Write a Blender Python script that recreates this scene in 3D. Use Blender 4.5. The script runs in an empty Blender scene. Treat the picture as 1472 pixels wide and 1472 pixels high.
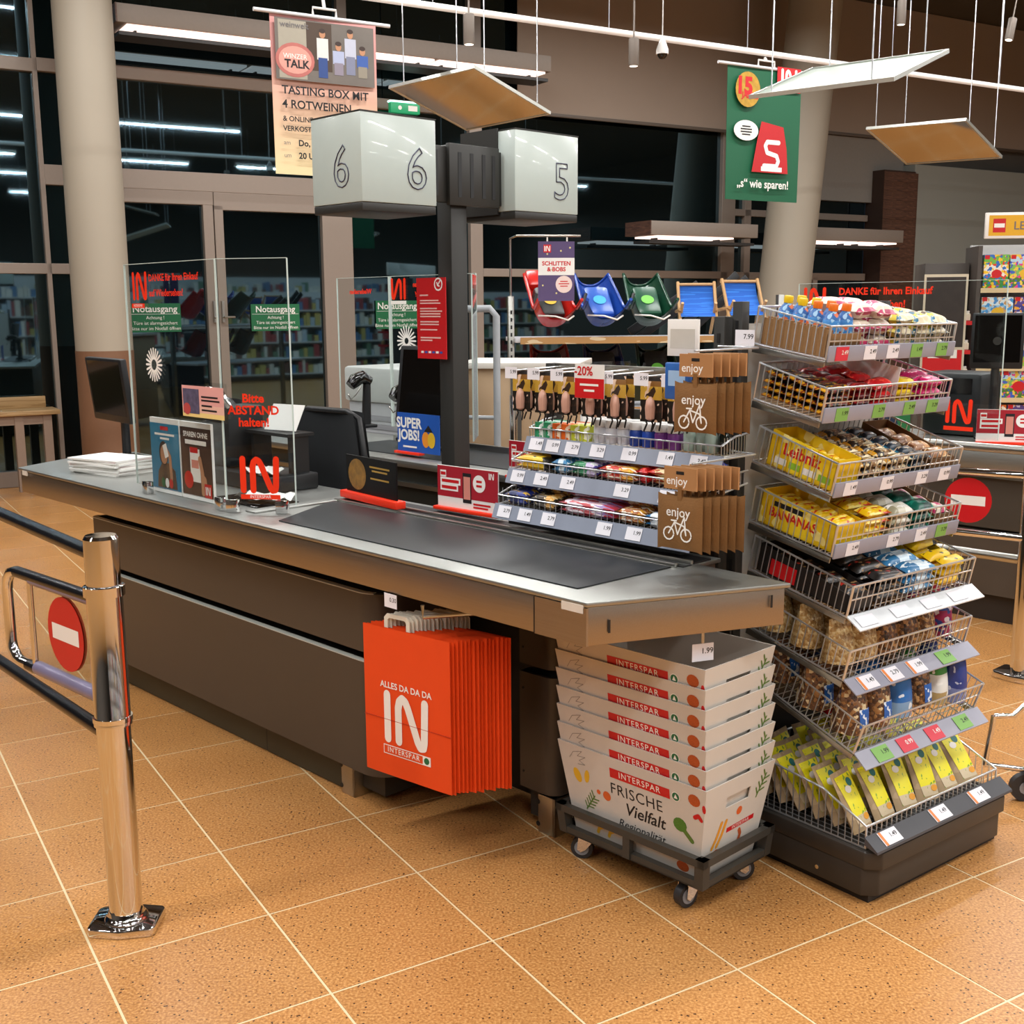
import bpy, bmesh, math, random
from mathutils import Matrix, Vector
random.seed(7)
sc = bpy.context.scene
COL = sc.collection
# ------------------------------------------------------------------ camera
F = 1673.5; PIT = math.radians(10.003); ROL = math.radians(-.377); H = 1.55
_c, _s = math.cos(PIT), math.sin(PIT)
FW = Vector((0, _c, -_s)); UP = Vector((0, _s, _c)); RT = Vector((1, 0, 0))
_cr, _sr = math.cos(ROL), math.sin(ROL)
RR = _cr*RT + _sr*UP; UU = -_sr*RT + _cr*UP
CAM = Vector((0, 0, H))
cd = bpy.data.cameras.new('camera'); cam = bpy.data.objects.new('camera', cd); COL.objects.link(cam)
cd.sensor_width = 36; cd.sensor_fit = 'HORIZONTAL'; cd.lens = 36*F/1472; cd.clip_start = .05; cd.clip_end = 200
M = Matrix((RR, UU, -FW)).transposed().to_4x4(); M.translation = CAM
cam.matrix_world = M; sc.camera = cam
# ------------------------------------------------------------------ world, view
w = bpy.data.worlds.new('night'); sc.world = w; w.use_nodes = True
w.node_tree.nodes['Background'].inputs[0].default_value = (.006, .010, .016, 1)
w.node_tree.nodes['Background'].inputs[1].default_value = 1.0
sc.view_settings.view_transform = 'Standard'; sc.view_settings.look = 'None'
sc.view_settings.gamma = 1; sc.view_settings.use_curve_mapping = False
sc.view_settings.exposure = 0.2
# ------------------------------------------------------------------ frames
def ray(x, y): return FW + (x-736)/F*RR - (y-736)/F*UU
def atz(x, y, z=0):
    d = ray(x, y); return CAM + d*((z-H)/d.z)
def ppx(p):
    v = Vector(p)-CAM; k = v.dot(FW); return (736+F*v.dot(RR)/k, 736-F*v.dot(UU)/k, k)
class Frame:
    def __init__(s, x, y, deg):
        s.o = Vector((x, y, 0)); s.a = math.radians(deg)
        s.u = Vector((math.cos(s.a), math.sin(s.a), 0)); s.v = Vector((-math.sin(s.a), math.cos(s.a), 0))
        s.m = Matrix.Translation(s.o) @ Matrix.Rotation(s.a, 4, 'Z')
    def w(s, u, v, z=0): return s.o + u*s.u + v*s.v + Vector((0, 0, z))
    def l(s, p):
        q = p-s.o; return Vector((q.dot(s.u), q.dot(s.v), q.z))
    def pv(s, x, y, v):                     # pixel on the upright plane v = const
        d = ray(x, y); return s.l(CAM + d*((s.w(0, v)-CAM).dot(s.v)/d.dot(s.v)))
    def pz(s, x, y, z): return s.l(atz(x, y, z))
K = Frame(.172, 2.629, -46.15)      # checkout counter: u along it, v away from the aisle
T = Frame(.925, 2.806, 37.5)        # snack tower
B = Frame(-4.49, 10.24, 31.2)       # building: u along the glass wall, v outwards
# ------------------------------------------------------------------ materials
def lin(c):
    if isinstance(c, str):
        c = c.lstrip('#'); c = [int(c[i:i+2], 16)/255 for i in (0, 2, 4)]
        c = [x/12.92 if x <= .04045 else ((x+.055)/1.055)**2.4 for x in c]
    return (c[0], c[1], c[2], 1)
_mats = {}
def mat(name, col='#808080', rough=.5, metal=0, var=.06, vscale=30, emit=0, spec=.5, ior=None, bump=0, bscale=200, coat=0):
    if name in _mats: return _mats[name]
    m = bpy.data.materials.new(name); m.use_nodes = True; nt = m.node_tree; N = nt.nodes; L = nt.links
    b = N['Principled BSDF']; c = lin(col)
    b.inputs['Roughness'].default_value = rough; b.inputs['Metallic'].default_value = metal
    b.inputs['Specular IOR Level'].default_value = spec
    if ior: b.inputs['IOR'].default_value = ior
    if coat: b.inputs['Coat Weight'].default_value = coat
    if emit:
        b.inputs['Emission Color'].default_value = c; b.inputs['Emission Strength'].default_value = emit
    tc = N.new('ShaderNodeTexCoord'); no = N.new('ShaderNodeTexNoise'); no.inputs['Scale'].default_value = vscale; no.inputs['Detail'].default_value = 4
    L.new(tc.outputs['Object'], no.inputs['Vector'])
    mx = N.new('ShaderNodeMix'); mx.data_type = 'RGBA'
    mx.inputs[6].default_value = tuple(x*(1-var) for x in c[:3])+(1,); mx.inputs[7].default_value = tuple(min(1, x*(1+var)) for x in c[:3])+(1,)
    L.new(no.outputs['Fac'], mx.inputs[0]); L.new(mx.outputs[2], b.inputs['Base Color'])
    if bump:
        n2 = N.new('ShaderNodeTexNoise'); n2.inputs['Scale'].default_value = bscale; n2.inputs['Detail'].default_value = 6
        L.new(tc.outputs['Object'], n2.inputs['Vector'])
        bp = N.new('ShaderNodeBump'); bp.inputs['Strength'].default_value = bump; bp.inputs['Distance'].default_value = .01
        L.new(n2.outputs['Fac'], bp.inputs['Height']); L.new(bp.outputs[0], b.inputs['Normal'])
    _mats[name] = m; return m
def steel(name, col, rough, streak=(1, 60, 60), var=.12):
    if name in _mats: return _mats[name]
    m = mat(name, col, rough, 1, var); N = m.node_tree.nodes; L = m.node_tree.links
    tc = N['Texture Coordinate']; mp = N.new('ShaderNodeMapping'); mp.inputs['Scale'].default_value = streak
    no = N['Noise Texture']; no.inputs['Scale'].default_value = 6
    L.new(tc.outputs['Object'], mp.inputs[0]); L.new(mp.outputs[0], no.inputs['Vector'])
    mr = N.new('ShaderNodeMapRange'); mr.inputs[3].default_value = rough*.75; mr.inputs[4].default_value = rough*1.3
    L.new(no.outputs['Fac'], mr.inputs[0]); L.new(mr.outputs[0], N['Principled BSDF'].inputs['Roughness'])
    return m
def clear(name, tint=(.93, .95, .95), refl=1.0, ior=1.45, rough=.02):
    if name in _mats: return _mats[name]
    m = bpy.data.materials.new(name); m.use_nodes = True; nt = m.node_tree; N = nt.nodes; L = nt.links
    N.remove(N['Principled BSDF']); tr = N.new('ShaderNodeBsdfTransparent'); tr.inputs[0].default_value = (*tint, 1)
    gl = N.new('ShaderNodeBsdfGlossy'); gl.inputs['Roughness'].default_value = rough
    ge = N.new('ShaderNodeNewGeometry'); dt = N.new('ShaderNodeVectorMath'); dt.operation = 'DOT_PRODUCT'; L.new(ge.outputs['Incoming'], dt.inputs[0]); L.new(ge.outputs['Normal'], dt.inputs[1])
    def mth(op, a, b=None):
        k = N.new('ShaderNodeMath'); k.operation = op
        for i, q in enumerate((a, b)):
            if q is None: continue
            if isinstance(q, (int, float)): k.inputs[i].default_value = q
            else: L.new(q, k.inputs[i])
        return k
    f0 = ((ior-1)/(ior+1))**2
    ml = mth('MULTIPLY', mth('MULTIPLY_ADD', mth('POWER', mth('SUBTRACT', 1, mth('ABSOLUTE', dt.outputs['Value']).outputs[0]).outputs[0], 5).outputs[0], 1-f0).outputs[0], refl)
    N[ml.inputs[0].links[0].from_node.name].inputs[2].default_value = f0
    mx = N.new('ShaderNodeMixShader'); L.new(ml.outputs[0], mx.inputs[0]); L.new(tr.outputs[0], mx.inputs[1]); L.new(gl.outputs[0], mx.inputs[2])
    L.new(mx.outputs[0], N['Material Output'].inputs[0]); _mats[name] = m; return m
def wrap(name, stops, rough=.3, speck=None, spscale=(40, 90, 1), axis=0, thr=.58, metal=0):
    """printed wrapper: colour bands along the item's length plus a blotchy print"""
    if name in _mats: return _mats[name]
    m = bpy.data.materials.new(name); m.use_nodes = True; nt = m.node_tree; N = nt.nodes; L = nt.links
    b = N['Principled BSDF']; b.inputs['Roughness'].default_value = rough; b.inputs['Metallic'].default_value = metal
    tc = N.new('ShaderNodeTexCoord'); sx = N.new('ShaderNodeSeparateXYZ'); L.new(tc.outputs['Generated'], sx.inputs[0])
    cr = N.new('ShaderNodeValToRGB'); cr.color_ramp.interpolation = 'CONSTANT'; e = cr.color_ramp.elements
    while len(e) > 1: e.remove(e[0])
    e[0].position = 0; e[0].color = lin(stops[0][1])
    for p, c in stops[1:]:
        k = e.new(p); k.color = lin(c)
    L.new(sx.outputs[axis], cr.inputs[0]); out = cr.outputs[0]
    if speck:
        for i, sp in enumerate(speck if isinstance(speck, list) else [speck]):
            mp = N.new('ShaderNodeMapping'); mp.inputs['Scale'].default_value = spscale; mp.inputs['Location'].default_value = (i*3.3, i*7.1, 0); L.new(tc.outputs['Object'], mp.inputs[0])
            no = N.new('ShaderNodeTexNoise'); no.inputs['Scale'].default_value = 1; no.inputs['Detail'].default_value = 1; L.new(mp.outputs[0], no.inputs['Vector'])
            st = N.new('ShaderNodeMath'); st.operation = 'GREATER_THAN'; st.inputs[1].default_value = thr; L.new(no.outputs['Fac'], st.inputs[0])
            mx = N.new('ShaderNodeMix'); mx.data_type = 'RGBA'; mx.inputs[7].default_value = lin(sp)
            L.new(st.outputs[0], mx.inputs[0]); L.new(out, mx.inputs[6]); out = mx.outputs[2]
    L.new(out, b.inputs['Base Color']); _mats[name] = m; return m
def nuts(name, cols, scale=70, rough=.35):
    if name in _mats: return _mats[name]
    m = bpy.data.materials.new(name); m.use_nodes = True; nt = m.node_tree; N = nt.nodes; L = nt.links
    b = N['Principled BSDF']; b.inputs['Roughness'].default_value = rough; b.inputs['Coat Weight'].default_value = .5; b.inputs['Coat Roughness'].default_value = .15
    tc = N.new('ShaderNodeTexCoord'); vo = N.new('ShaderNodeTexVoronoi'); vo.inputs['Scale'].default_value = scale; L.new(tc.outputs['Object'], vo.inputs['Vector'])
    sx = N.new('ShaderNodeSeparateXYZ'); L.new(vo.outputs['Color'], sx.inputs[0])
    cr = N.new('ShaderNodeValToRGB'); cr.color_ramp.interpolation = 'CONSTANT'; e = cr.color_ramp.elements
    while len(e) > 1: e.remove(e[0])
    e[0].position = 0; e[0].color = lin(cols[0])
    for i, c in enumerate(cols[1:]): e.new((i+1)/len(cols)).color = lin(c)
    L.new(sx.outputs[0], cr.inputs[0]); L.new(cr.outputs[0], b.inputs['Base Color'])
    bp = N.new('ShaderNodeBump'); bp.inputs['Strength'].default_value = .6; bp.inputs['Distance'].default_value = .004; bp.invert = True
    L.new(vo.outputs['Distance'], bp.inputs['Height']); L.new(bp.outputs[0], b.inputs['Normal'])
    _mats[name] = m; return m
# ------------------------------------------------------------------ mesh building
class MB:
    def __init__(s): s.v = []; s.f = []; s.mi = []
    def add(s, vs, fs, mi=0):
        o = len(s.v); s.v += [tuple(p) for p in vs]; s.f += [tuple(i+o for i in f) for f in fs]; s.mi += [mi]*len(fs); return s
    def box(s, x0, y0, z0, x1, y1, z1, mi=0, M=None):
        vs = [(x, y, z) for z in (z0, z1) for y in (y0, y1) for x in (x0, x1)]
        if M: vs = [M @ Vector(p) for p in vs]
        return s.add(vs, [(0, 2, 3, 1), (4, 5, 7, 6), (0, 1, 5, 4), (2, 6, 7, 3), (0, 4, 6, 2), (1, 3, 7, 5)], mi)
    def prism(s, poly, z0, z1, mi=0, M=None):
        n = len(poly); vs = [(x, y, z0) for x, y in poly]+[(x, y, z1) for x, y in poly]
        if M: vs = [M @ Vector(p) for p in vs]
        return s.add(vs, [tuple(range(n))[::-1], tuple(range(n, 2*n))]+[(i, (i+1) % n, n+(i+1) % n, n+i) for i in range(n)], mi)
    def tube(s, pts, r, n=6, closed=False, mi=0, caps=True):
        pts = [Vector(p) for p in pts]; m = len(pts); rings = []; prev = None
        for i, p in enumerate(pts):
            a = pts[(i-1) % m] if (closed or i) else p; b = pts[(i+1) % m] if (closed or i < m-1) else p
            t = (b-a).normalized() if (b-a).length > 1e-9 else Vector((0, 0, 1))
            if prev is None: x = t.orthogonal().normalized()
            else:
                x = prev - t*prev.dot(t); x = x.normalized() if x.length > 1e-6 else t.orthogonal().normalized()
            prev = x; y = t.cross(x)
            rr = r[i] if isinstance(r, (list, tuple)) else r
            rings.append([p+rr*(math.cos(2*math.pi*k/n)*x+math.sin(2*math.pi*k/n)*y) for k in range(n)])
        vs = [q for rg in rings for q in rg]; fs = []
        for i in range(m if closed else m-1):
            j = (i+1) % m
            fs += [(i*n+k, i*n+(k+1) % n, j*n+(k+1) % n, j*n+k) for k in range(n)]
        if not closed and caps: fs += [tuple(range(n))[::-1], tuple(range((m-1)*n, m*n))]
        return s.add(vs, fs, mi)
    def lathe(s, prof, n=16, mi=0, c=(0, 0, 0)):
        vs = [(c[0]+r*math.cos(2*math.pi*k/n), c[1]+r*math.sin(2*math.pi*k/n), c[2]+z) for r, z in prof for k in range(n)]
        m = len(prof); fs = [(i*n+k, i*n+(k+1) % n, (i+1)*n+(k+1) % n, (i+1)*n+k) for i in range(m-1) for k in range(n)]
        fs += [tuple(range(n))[::-1], tuple(range((m-1)*n, m*n))]
        return s.add(vs, fs, mi)
    def grid(s, fn, nu, nv, mi=0, flip=False):
        vs = [fn(i/nu, j/nv) for j in range(nv+1) for i in range(nu+1)]
        fs = [(j*(nu+1)+i, j*(nu+1)+i+1, (j+1)*(nu+1)+i+1, (j+1)*(nu+1)+i) for j in range(nv) for i in range(nu)]
        if flip: fs = [f[::-1] for f in fs]
        return s.add(vs, fs, mi)
    def mesh(s, name, mats, smooth=35, bevel=0):
        me = bpy.data.meshes.new(name); me.from_pydata(s.v, [], s.f)
        for m in (mats if isinstance(mats, (list, tuple)) else [mats]): me.materials.append(m)
        me.polygons.foreach_set('material_index', s.mi)
        if bevel:
            bm = bmesh.new(); bm.from_mesh(me)
            bmesh.ops.bevel(bm, geom=[e for e in bm.edges if len(e.link_faces) == 2 and e.calc_face_angle(0) > .5], offset=bevel, segments=2, affect='EDGES', profile=.5)
            bm.to_mesh(me); bm.free()
        if smooth:
            me.polygons.foreach_set('use_smooth', [True]*len(me.polygons)); me.set_sharp_from_angle(angle=math.radians(smooth))
        me.update(); return me
    def part(s, name, mats, parent=None, smooth=35, bevel=0, **k):
        return obj(name, s.mesh(name, mats, smooth, bevel), parent, **k)
def obj(name, me, parent=None, M=None, label=None, cat=None, group=None, kind=None):
    o = bpy.data.objects.new(name, me); COL.objects.link(o)
    if parent: o.parent = parent
    if M is not None: o.matrix_local = M
    for k, v in (('label', label), ('category', cat), ('group', group), ('kind', kind)):
        if v: o[k] = v
    return o
def thing(name, label, cat, M=None, group=None, kind=None):
    return obj(name, None, None, M, label, cat, group, kind)
def dup(o, parent=None, **k):
    c = o.copy(); COL.objects.link(c); c.parent = parent
    if parent is None:
        for a, b in k.items():
            if a == 'M': c.matrix_local = b
            else: c[{'cat': 'category'}.get(a, a)] = b
    for ch in list(o.children): dup(ch, c)
    return c
TR = Matrix.Translation
def RX(d): return Matrix.Rotation(math.radians(d), 4, 'X')
def RY(d): return Matrix.Rotation(math.radians(d), 4, 'Y')
def RZ(d): return Matrix.Rotation(math.radians(d), 4, 'Z')
def plane(o, right, up):
    r = Vector(right).normalized(); u = Vector(up); u = (u-r*u.dot(r)).normalized(); n = r.cross(u)
    m = Matrix((r, u, n)).transposed().to_4x4(); m.translation = Vector(o); return m
def FX(o, du=1):      # print plane facing -v (front): right = +u, up = +z
    return plane(o, (du, 0, 0), (0, 0, 1))
_tx = {}
def tmesh(s, size, mat_, bold=0, align='CENTER', shear=0, outline=0, space=1, line=1):
    key = (s, size, mat_.name, bold, align, shear, outline, space, line)
    if key in _tx: return _tx[key]
    cu = bpy.data.curves.new('lettering', 'FONT'); cu.body = s; cu.size = size; cu.align_x = align; cu.align_y = 'CENTER'
    cu.offset = bold*size; cu.shear = shear; cu.resolution_u = 3; cu.space_character = space; cu.space_line = line
    if outline: cu.fill_mode = 'NONE'; cu.bevel_depth = outline; cu.bevel_resolution = 0
    o = bpy.data.objects.new('lettering', cu); me = o.to_mesh().copy(); o.to_mesh_clear()
    me.materials.clear(); me.materials.append(mat_); bpy.data.objects.remove(o); bpy.data.curves.remove(cu)
    _tx[key] = me; return me
def text(s, size, mat_, parent, M, name='lettering', **k): return obj(name, tmesh(s, size, mat_, **k), parent, M)
def strokes(lines, wd, n=8):
    b = MB(); zz = 0
    for ln in lines:
        for i, (x, y) in enumerate(ln):
            zz += 1.5e-5
            b.add([(x+wd/2*math.cos(2*math.pi*k/(2*n)), y+wd/2*math.sin(2*math.pi*k/(2*n)), zz+7e-6) for k in range(2*n)], [tuple(range(2*n))])
            if i:
                x0, y0 = ln[i-1]; d = math.hypot(x-x0, y-y0) or 1; nx, ny = -(y-y0)/d*wd/2, (x-x0)/d*wd/2
                b.add([(x0-nx, y0-ny, zz), (x-nx, y-ny, zz), (x+nx, y+ny, zz), (x0+nx, y0+ny, zz)], [(0, 1, 2, 3)])
    return b
def rect(w, h, cx=0, cy=0): return MB().add([(cx-w/2, cy-h/2, 0), (cx+w/2, cy-h/2, 0), (cx+w/2, cy+h/2, 0), (cx-w/2, cy+h/2, 0)], [(0, 1, 2, 3)])
def disc(rx, ry=None, n=28, cx=0, cy=0):
    ry = ry or rx
    return MB().add([(cx+rx*math.cos(2*math.pi*k/n), cy+ry*math.sin(2*math.pi*k/n), 0) for k in range(n)], [tuple(range(n))])
def flat(pts): return MB().add([(x, y, 0) for x, y in pts], [tuple(range(len(pts)))])
IN_LINES = [[(0, 0), (0, 1)], [(.33, 0), (.33, .75), (.37, .9), (.46, .98), (.55, .93), (.62, .8), (.9, .1), (.97, 0), (1.06, .02), (1.09, .15), (1.12, 1)]]
def in_logo(h, mat_, parent, M, mirror=False, name='logo'):
    sg = -1 if mirror else 1
    return strokes([[(sg*(x-.56)*h*.85, (y-.5)*h*.85) for x, y in l] for l in IN_LINES], .17*h, 6).part(name, mat_, parent, smooth=0, M=M)
def off(M, d): return M @ TR((0, 0, d))
# common materials
WHITE = mat('white_print', '#f2efe9', .5, var=.01); BLACK = mat('black_print', '#15151a', .5, var=.02); RED = mat('red_print', '#c8161d', .4, var=.03)
ORED = mat('orange_red_vinyl', '#f0310c', .4, var=.02); PAPER = mat('white_paper', '#e9e7e2', .6, var=.03); GREYTX = mat('grey_print', '#6e6a6a', .5)
GREEN = mat('green_print', '#12683f', .45, var=.03)
DARK = mat('black_plastic', '#17181a', .45, var=.1); DKGREY = mat('dark_grey_metal', '#3a3833', .45, var=.05); CHAR = mat('charcoal_metal', '#2a2926', .45, var=.06)
TAUPE = mat('taupe_laminate', '#4a4138', .42, var=.04, vscale=8)
STEELT = steel('brushed_steel', '#a9aba7', .42); STEELF = steel('brushed_steel_fascia', '#a59a8d', .38)
CHROME = mat('chrome', '#e2e2e2', .07, 1, var=.01); WIRE = mat('zinc_wire', '#d4d7da', .28, .75, var=.05); GALV = steel('galvanised_steel', '#b4b3ad', .3)
PLEXI = clear('acrylic_pane'); EDGE = mat('acrylic_edge', '#c9d8d2', .25, var=.03)
ALU = mat('warm_aluminium', '#93867b', .4, .2, var=.03); SCREEN = mat('black_screen_glass', '#0a0807', .08, var=.02, coat=.3)
TAGS = [mat('price_card', '#eceaf0', .5, var=.01), mat('red_price_card', '#d63244', .5, var=.01), mat('green_price_card', '#7fb257', .5, var=.01)]
RAIL = mat('grey_ticket_rail', '#9a9aa8', .3, var=.05); ORNG = mat('orange_paper', '#e8480e', .55, var=.04, vscale=12)
# ================================================================== ceiling lights (the hall's linear luminaires)
HOUS = mat('white_lacquer', '#d8d6d2', .4)
lamp0 = None
def ceiling_light(u, v, z=3.95, L=2.1, W=38):
    t = thing('linear_ceiling_light', 'white linear ceiling light in the rows above the sales hall', 'lamp', B.m @ TR((u, v, z)), 'rows of linear ceiling lights')
    global lamp0
    if lamp0 is None:
        lamp0 = MB().box(-L/2, -.045, 0, L/2, .045, .06).mesh('housing', HOUS)
    obj('housing', lamp0, t)
    for q in (-.8, .8): obj('suspension_wire', WIREM, t, TR((q, 0, .06)))
    ld = LD; lo = bpy.data.objects.new('lamp_light', ld); COL.objects.link(lo); lo.parent = t; lo.location = (0, 0, -.004)
WIREM = MB().tube([(0, 0, 0), (0, 0, .65)], .0025, 4).mesh('suspension_wire', WIRE)
LD = bpy.data.lights.new('lamp_light', 'AREA'); LD.shape = 'RECTANGLE'; LD.size = 2.06; LD.size_y = .07; LD.energy = 62; LD.color = (1, .985, .965)
for v, us, z in ((-2.6, (-3, 0, 3, 6), 4.65), (-5.2, (-4, -1, 2, 5, 8, 11), 4.65), (-8.2, range(-5, 13, 3), 4.4), (-11.2, range(-5, 15, 3), 4.2), (-14.2, range(-2, 15, 4), 4.2), (-18.2, range(0, 17, 4), 4.2)):
    for u in us: ceiling_light(u, v, z)
# ================================================================== floor
TA, TB = .4167, .4290                     # tile pitch
TF = Frame(-1.4366, 3.2886, -58.82)       # tile grid
def floor_mat(name, joints):
    m = bpy.data.materials.new(name); m.use_nodes = True; nt = m.node_tree; N = nt.nodes; L = nt.links
    b = N['Principled BSDF']; b.inputs['Roughness'].default_value = .3; b.inputs['Specular IOR Level'].default_value = .35
    g = N.new('ShaderNodeNewGeometry'); oi = N.new('ShaderNodeObjectInfo')
    def noise(s, d=3):
        n = N.new('ShaderNodeTexNoise'); n.inputs['Scale'].default_value = s; n.inputs['Detail'].default_value = d; L.new(g.outputs['Position'], n.inputs['Vector']); return n.outputs['Fac']
    def ramp(src, *st):
        c = N.new('ShaderNodeValToRGB'); e = c.color_ramp.elements
        while len(e) > 1: e.remove(e[0])
        e[0].position, e[0].color = st[0][0], lin(st[0][1])
        for p, k in st[1:]: e.new(p).color = lin(k)
        L.new(src, c.inputs[0]); return c.outputs[0]
    def mix(f, a, c, mode='MIX'):
        x = N.new('ShaderNodeMix'); x.data_type = 'RGBA'; x.blend_type = mode
        for i, q in ((0, f), (6, a), (7, c)):
            if isinstance(q, bpy.types.NodeSocket): L.new(q, x.inputs[i])
            else: x.inputs[i].default_value = q
        return x.outputs[2]
    base = ramp(noise(2.2, 4), (.3, '#b07c44'), (.5, '#bd884e'), (.7, '#c8955a'))
    grain = ramp(noise(150, 3), (.3, '#7a4820'), (.5, '#b27a44'), (.68, '#d6a468'))
    c = mix(.62, base, grain)
    tint = N.new('ShaderNodeMapRange'); tint.inputs[3].default_value = .93; tint.inputs[4].default_value = 1.05; L.new(oi.outputs['Random'], tint.inputs[0])
    cm = N.new('ShaderNodeCombineColor'); [L.new(tint.outputs[0], cm.inputs[i]) for i in range(3)]
    if not joints: c = mix(1.0, c, cm.outputs[0], 'MULTIPLY')
    vo = N.new('ShaderNodeTexVoronoi'); vo.inputs['Scale'].default_value = 75; L.new(g.outputs['Position'], vo.inputs['Vector'])
    lt = N.new('ShaderNodeMath'); lt.operation = 'LESS_THAN'; lt.inputs[1].default_value = .2; L.new(vo.outputs['Distance'], lt.inputs[0])
    sx = N.new('ShaderNodeSeparateXYZ'); L.new(vo.outputs['Color'], sx.inputs[0])
    gt = N.new('ShaderNodeMath'); gt.operation = 'GREATER_THAN'; gt.inputs[1].default_value = .6; L.new(sx.outputs[0], gt.inputs[0])
    ml = N.new('ShaderNodeMath'); ml.operation = 'MULTIPLY'; L.new(lt.outputs[0], ml.inputs[0]); L.new(gt.outputs[0], ml.inputs[1])
    c = mix(ml.outputs[0], c, lin('#4a3020'))
    if joints:
        tc = N.new('ShaderNodeTexCoord'); s2 = N.new('ShaderNodeSeparateXYZ'); L.new(tc.outputs['Object'], s2.inputs[0]); fs = []
        for i, p in ((0, TA), (1, TB)):
            d = N.new('ShaderNodeMath'); d.operation = 'DIVIDE'; d.inputs[1].default_value = p; L.new(s2.outputs[i], d.inputs[0])
            pp = N.new('ShaderNodeMath'); pp.operation = 'PINGPONG'; pp.inputs[1].default_value = .5; L.new(d.outputs[0], pp.inputs[0])
            q = N.new('ShaderNodeMath'); q.operation = 'LESS_THAN'; q.inputs[1].default_value = .0075; L.new(pp.outputs[0], q.inputs[0]); fs.append(q.outputs[0])
        mxm = N.new('ShaderNodeMath'); mxm.operation = 'MAXIMUM'; L.new(fs[0], mxm.inputs[0]); L.new(fs[1], mxm.inputs[1])
        c = mix(mxm.outputs[0], c, lin('#d9c7a0'))
    L.new(c, b.inputs['Base Color']); return m
fl = MB().box(-16, -16, -.2, 34, 34, -.0012).part('floor', floor_mat('floor_tile_far', True), None, smooth=0, M=TF.m, kind='structure')
FT = floor_mat('floor_tile', False)
tile_me = MB().box(.003, .003, -.012, TA-.003, TB-.003, 0).mesh('tile', FT, 0, bevel=.0006)
cand = []
for i in range(-24, 14):
    for j in range(-10, 22):
        p = TF.w((i+.5)*TA, (j+.5)*TB); d = p.length
        if p.y < 1.2: continue
        x, y, k = ppx(p)
        if -110 < x < 1582 and 441 < y < 1640: cand.append((d, i, j))
cand.sort()
for d, i, j in cand[:290]: obj('tile', tile_me, fl, TR((i*TA, j*TB, 0)))
# ================================================================== shell
WALLG = mat('grey_wall_paint', '#92958e', .7, var=.04, vscale=2); WALLD = mat('dark_hall_wall', '#5a5650', .8, var=.05, vscale=2)
CEIL = mat('dark_ceiling', '#4a463f', .8, var=.05)
MB().box(-9, -23, 5.3, 18, .5, 5.45).part('ceiling', CEIL, None, 0, M=B.m, kind='structure')
MB().box(-9.2, -23, 0, -9, .5, 5.3).part('wall_left', WALLD, None, 0, M=B.m, kind='structure')
MB().box(18, -23, 0, 18.2, .5, 5.3).part('wall_right', WALLD, None, 0, M=B.m, kind='structure')
MB().box(-9, -23.2, 0, 18, -23, 5.3).part('wall_rear', WALLD, None, 0, M=B.m, kind='structure')
NIGHT = mat('night_window_glass', '#04090b', .025, var=.3, vscale=.6, ior=2.5)
NIGHT.node_tree.nodes['Principled BSDF'].inputs['Specular Tint'].default_value = (.5, .82, 1, 1)
FRD = mat('dark_frame', '#23211e', .5)
nw = 0
def window(u0, u1, z0, z1, bars, name='window', fm=ALU):
    """bars: (u0, z0, u1, z1[, material]) in wall coordinates"""
    global nw; nw += 1
    f = MB()
    for b in bars: f.box(b[0], -.07, b[1], b[2], .05, b[3])
    t = f.part('%s_%d' % (name, nw), fm, None, 0, M=B.m, kind='structure', bevel=.004)
    zs = sorted({z0, z1} | {(b[1]+b[3])/2 for b in bars if abs(b[2]-b[0]) > .8*(u1-u0) and z0 < b[1] < z1})
    for a, b in zip(zs[:-1], zs[1:]):
        MB().box(u0+.002, -.012, a+.004, u1-.002, .012, b-.004).part('pane', NIGHT, t, 0)
    return t
window(-4, .5, 0, 5.3, [(-4, 3.55, .5, 3.66), (-4, 1.86, .5, 1.95), (-4, 0, .5, .14), (.46, 0, .5, 5.3), (-2.2, 0, -2.1, 5.3)])
window(.5, .93, 0, 2.62, [(.5, 0, .93, .12), (.5, 1.86, .93, 1.95)])
window(.5, 3.37, 2.78, 5.3, [(.5, 3.56, 3.37, 3.67), (.5, 2.62, 3.37, 2.79), (3.27, 2.6, 3.37, 5.3)])
d1 = window(1.02, 1.93, 0, 2.55, [(1.0, 2.5, 1.97, 2.62), (.92, 0, 1.02, 2.62), (1.87, 0, 1.965, 2.5), (1.0, 0, 1.97, .12)], 'door')
d2 = window(2.02, 3.05, 0, 2.55, [(1.975, 2.46, 3.13, 2.62), (1.975, 0, 2.06, 2.5), (3.05, 0, 3.37, 2.62), (1.98, 0, 3.1, .12)], 'door')
for d, u in ((d1, 1.93), (d2, 2.01)):
    MB().box(u-.012, -.1, 1.42, u+.012, -.07, 1.62).tube([(u, -.09, 1.47), (u, -.13, 1.47), (u-.02 if u < 2 else u+.1, -.13, 1.47)], .01, 8).part('handle', GALV, d)
window(3.37, 4.72, 0, 5.3, [(4.72, 0, 4.87, 5.3), (3.37, 3.5, 4.8, 3.6), (3.37, 2.62, 4.8, 2.7), (3.37, 0, 4.8, .12)])
window(4.87, 8.2, 0, 5.3, [(4.87, 1.87, 8.3, 1.955), (8.19, 0, 8.4, 5.3), (4.87, 0, 8.2, .12)])
window(8.4, 10.7, 0, 5.3, [(8.4, 1.86, 10.7, 1.95), (8.56, 0, 8.66, 5.3), (9.75, 0, 9.83, 1.9), (8.4, 2.62, 10.7, 2.7), (8.4, 0, 10.7, .1)])
BLIND = mat('taupe_blind_fabric', '#9a8a7c', .85, var=.03, vscale=3)
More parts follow.
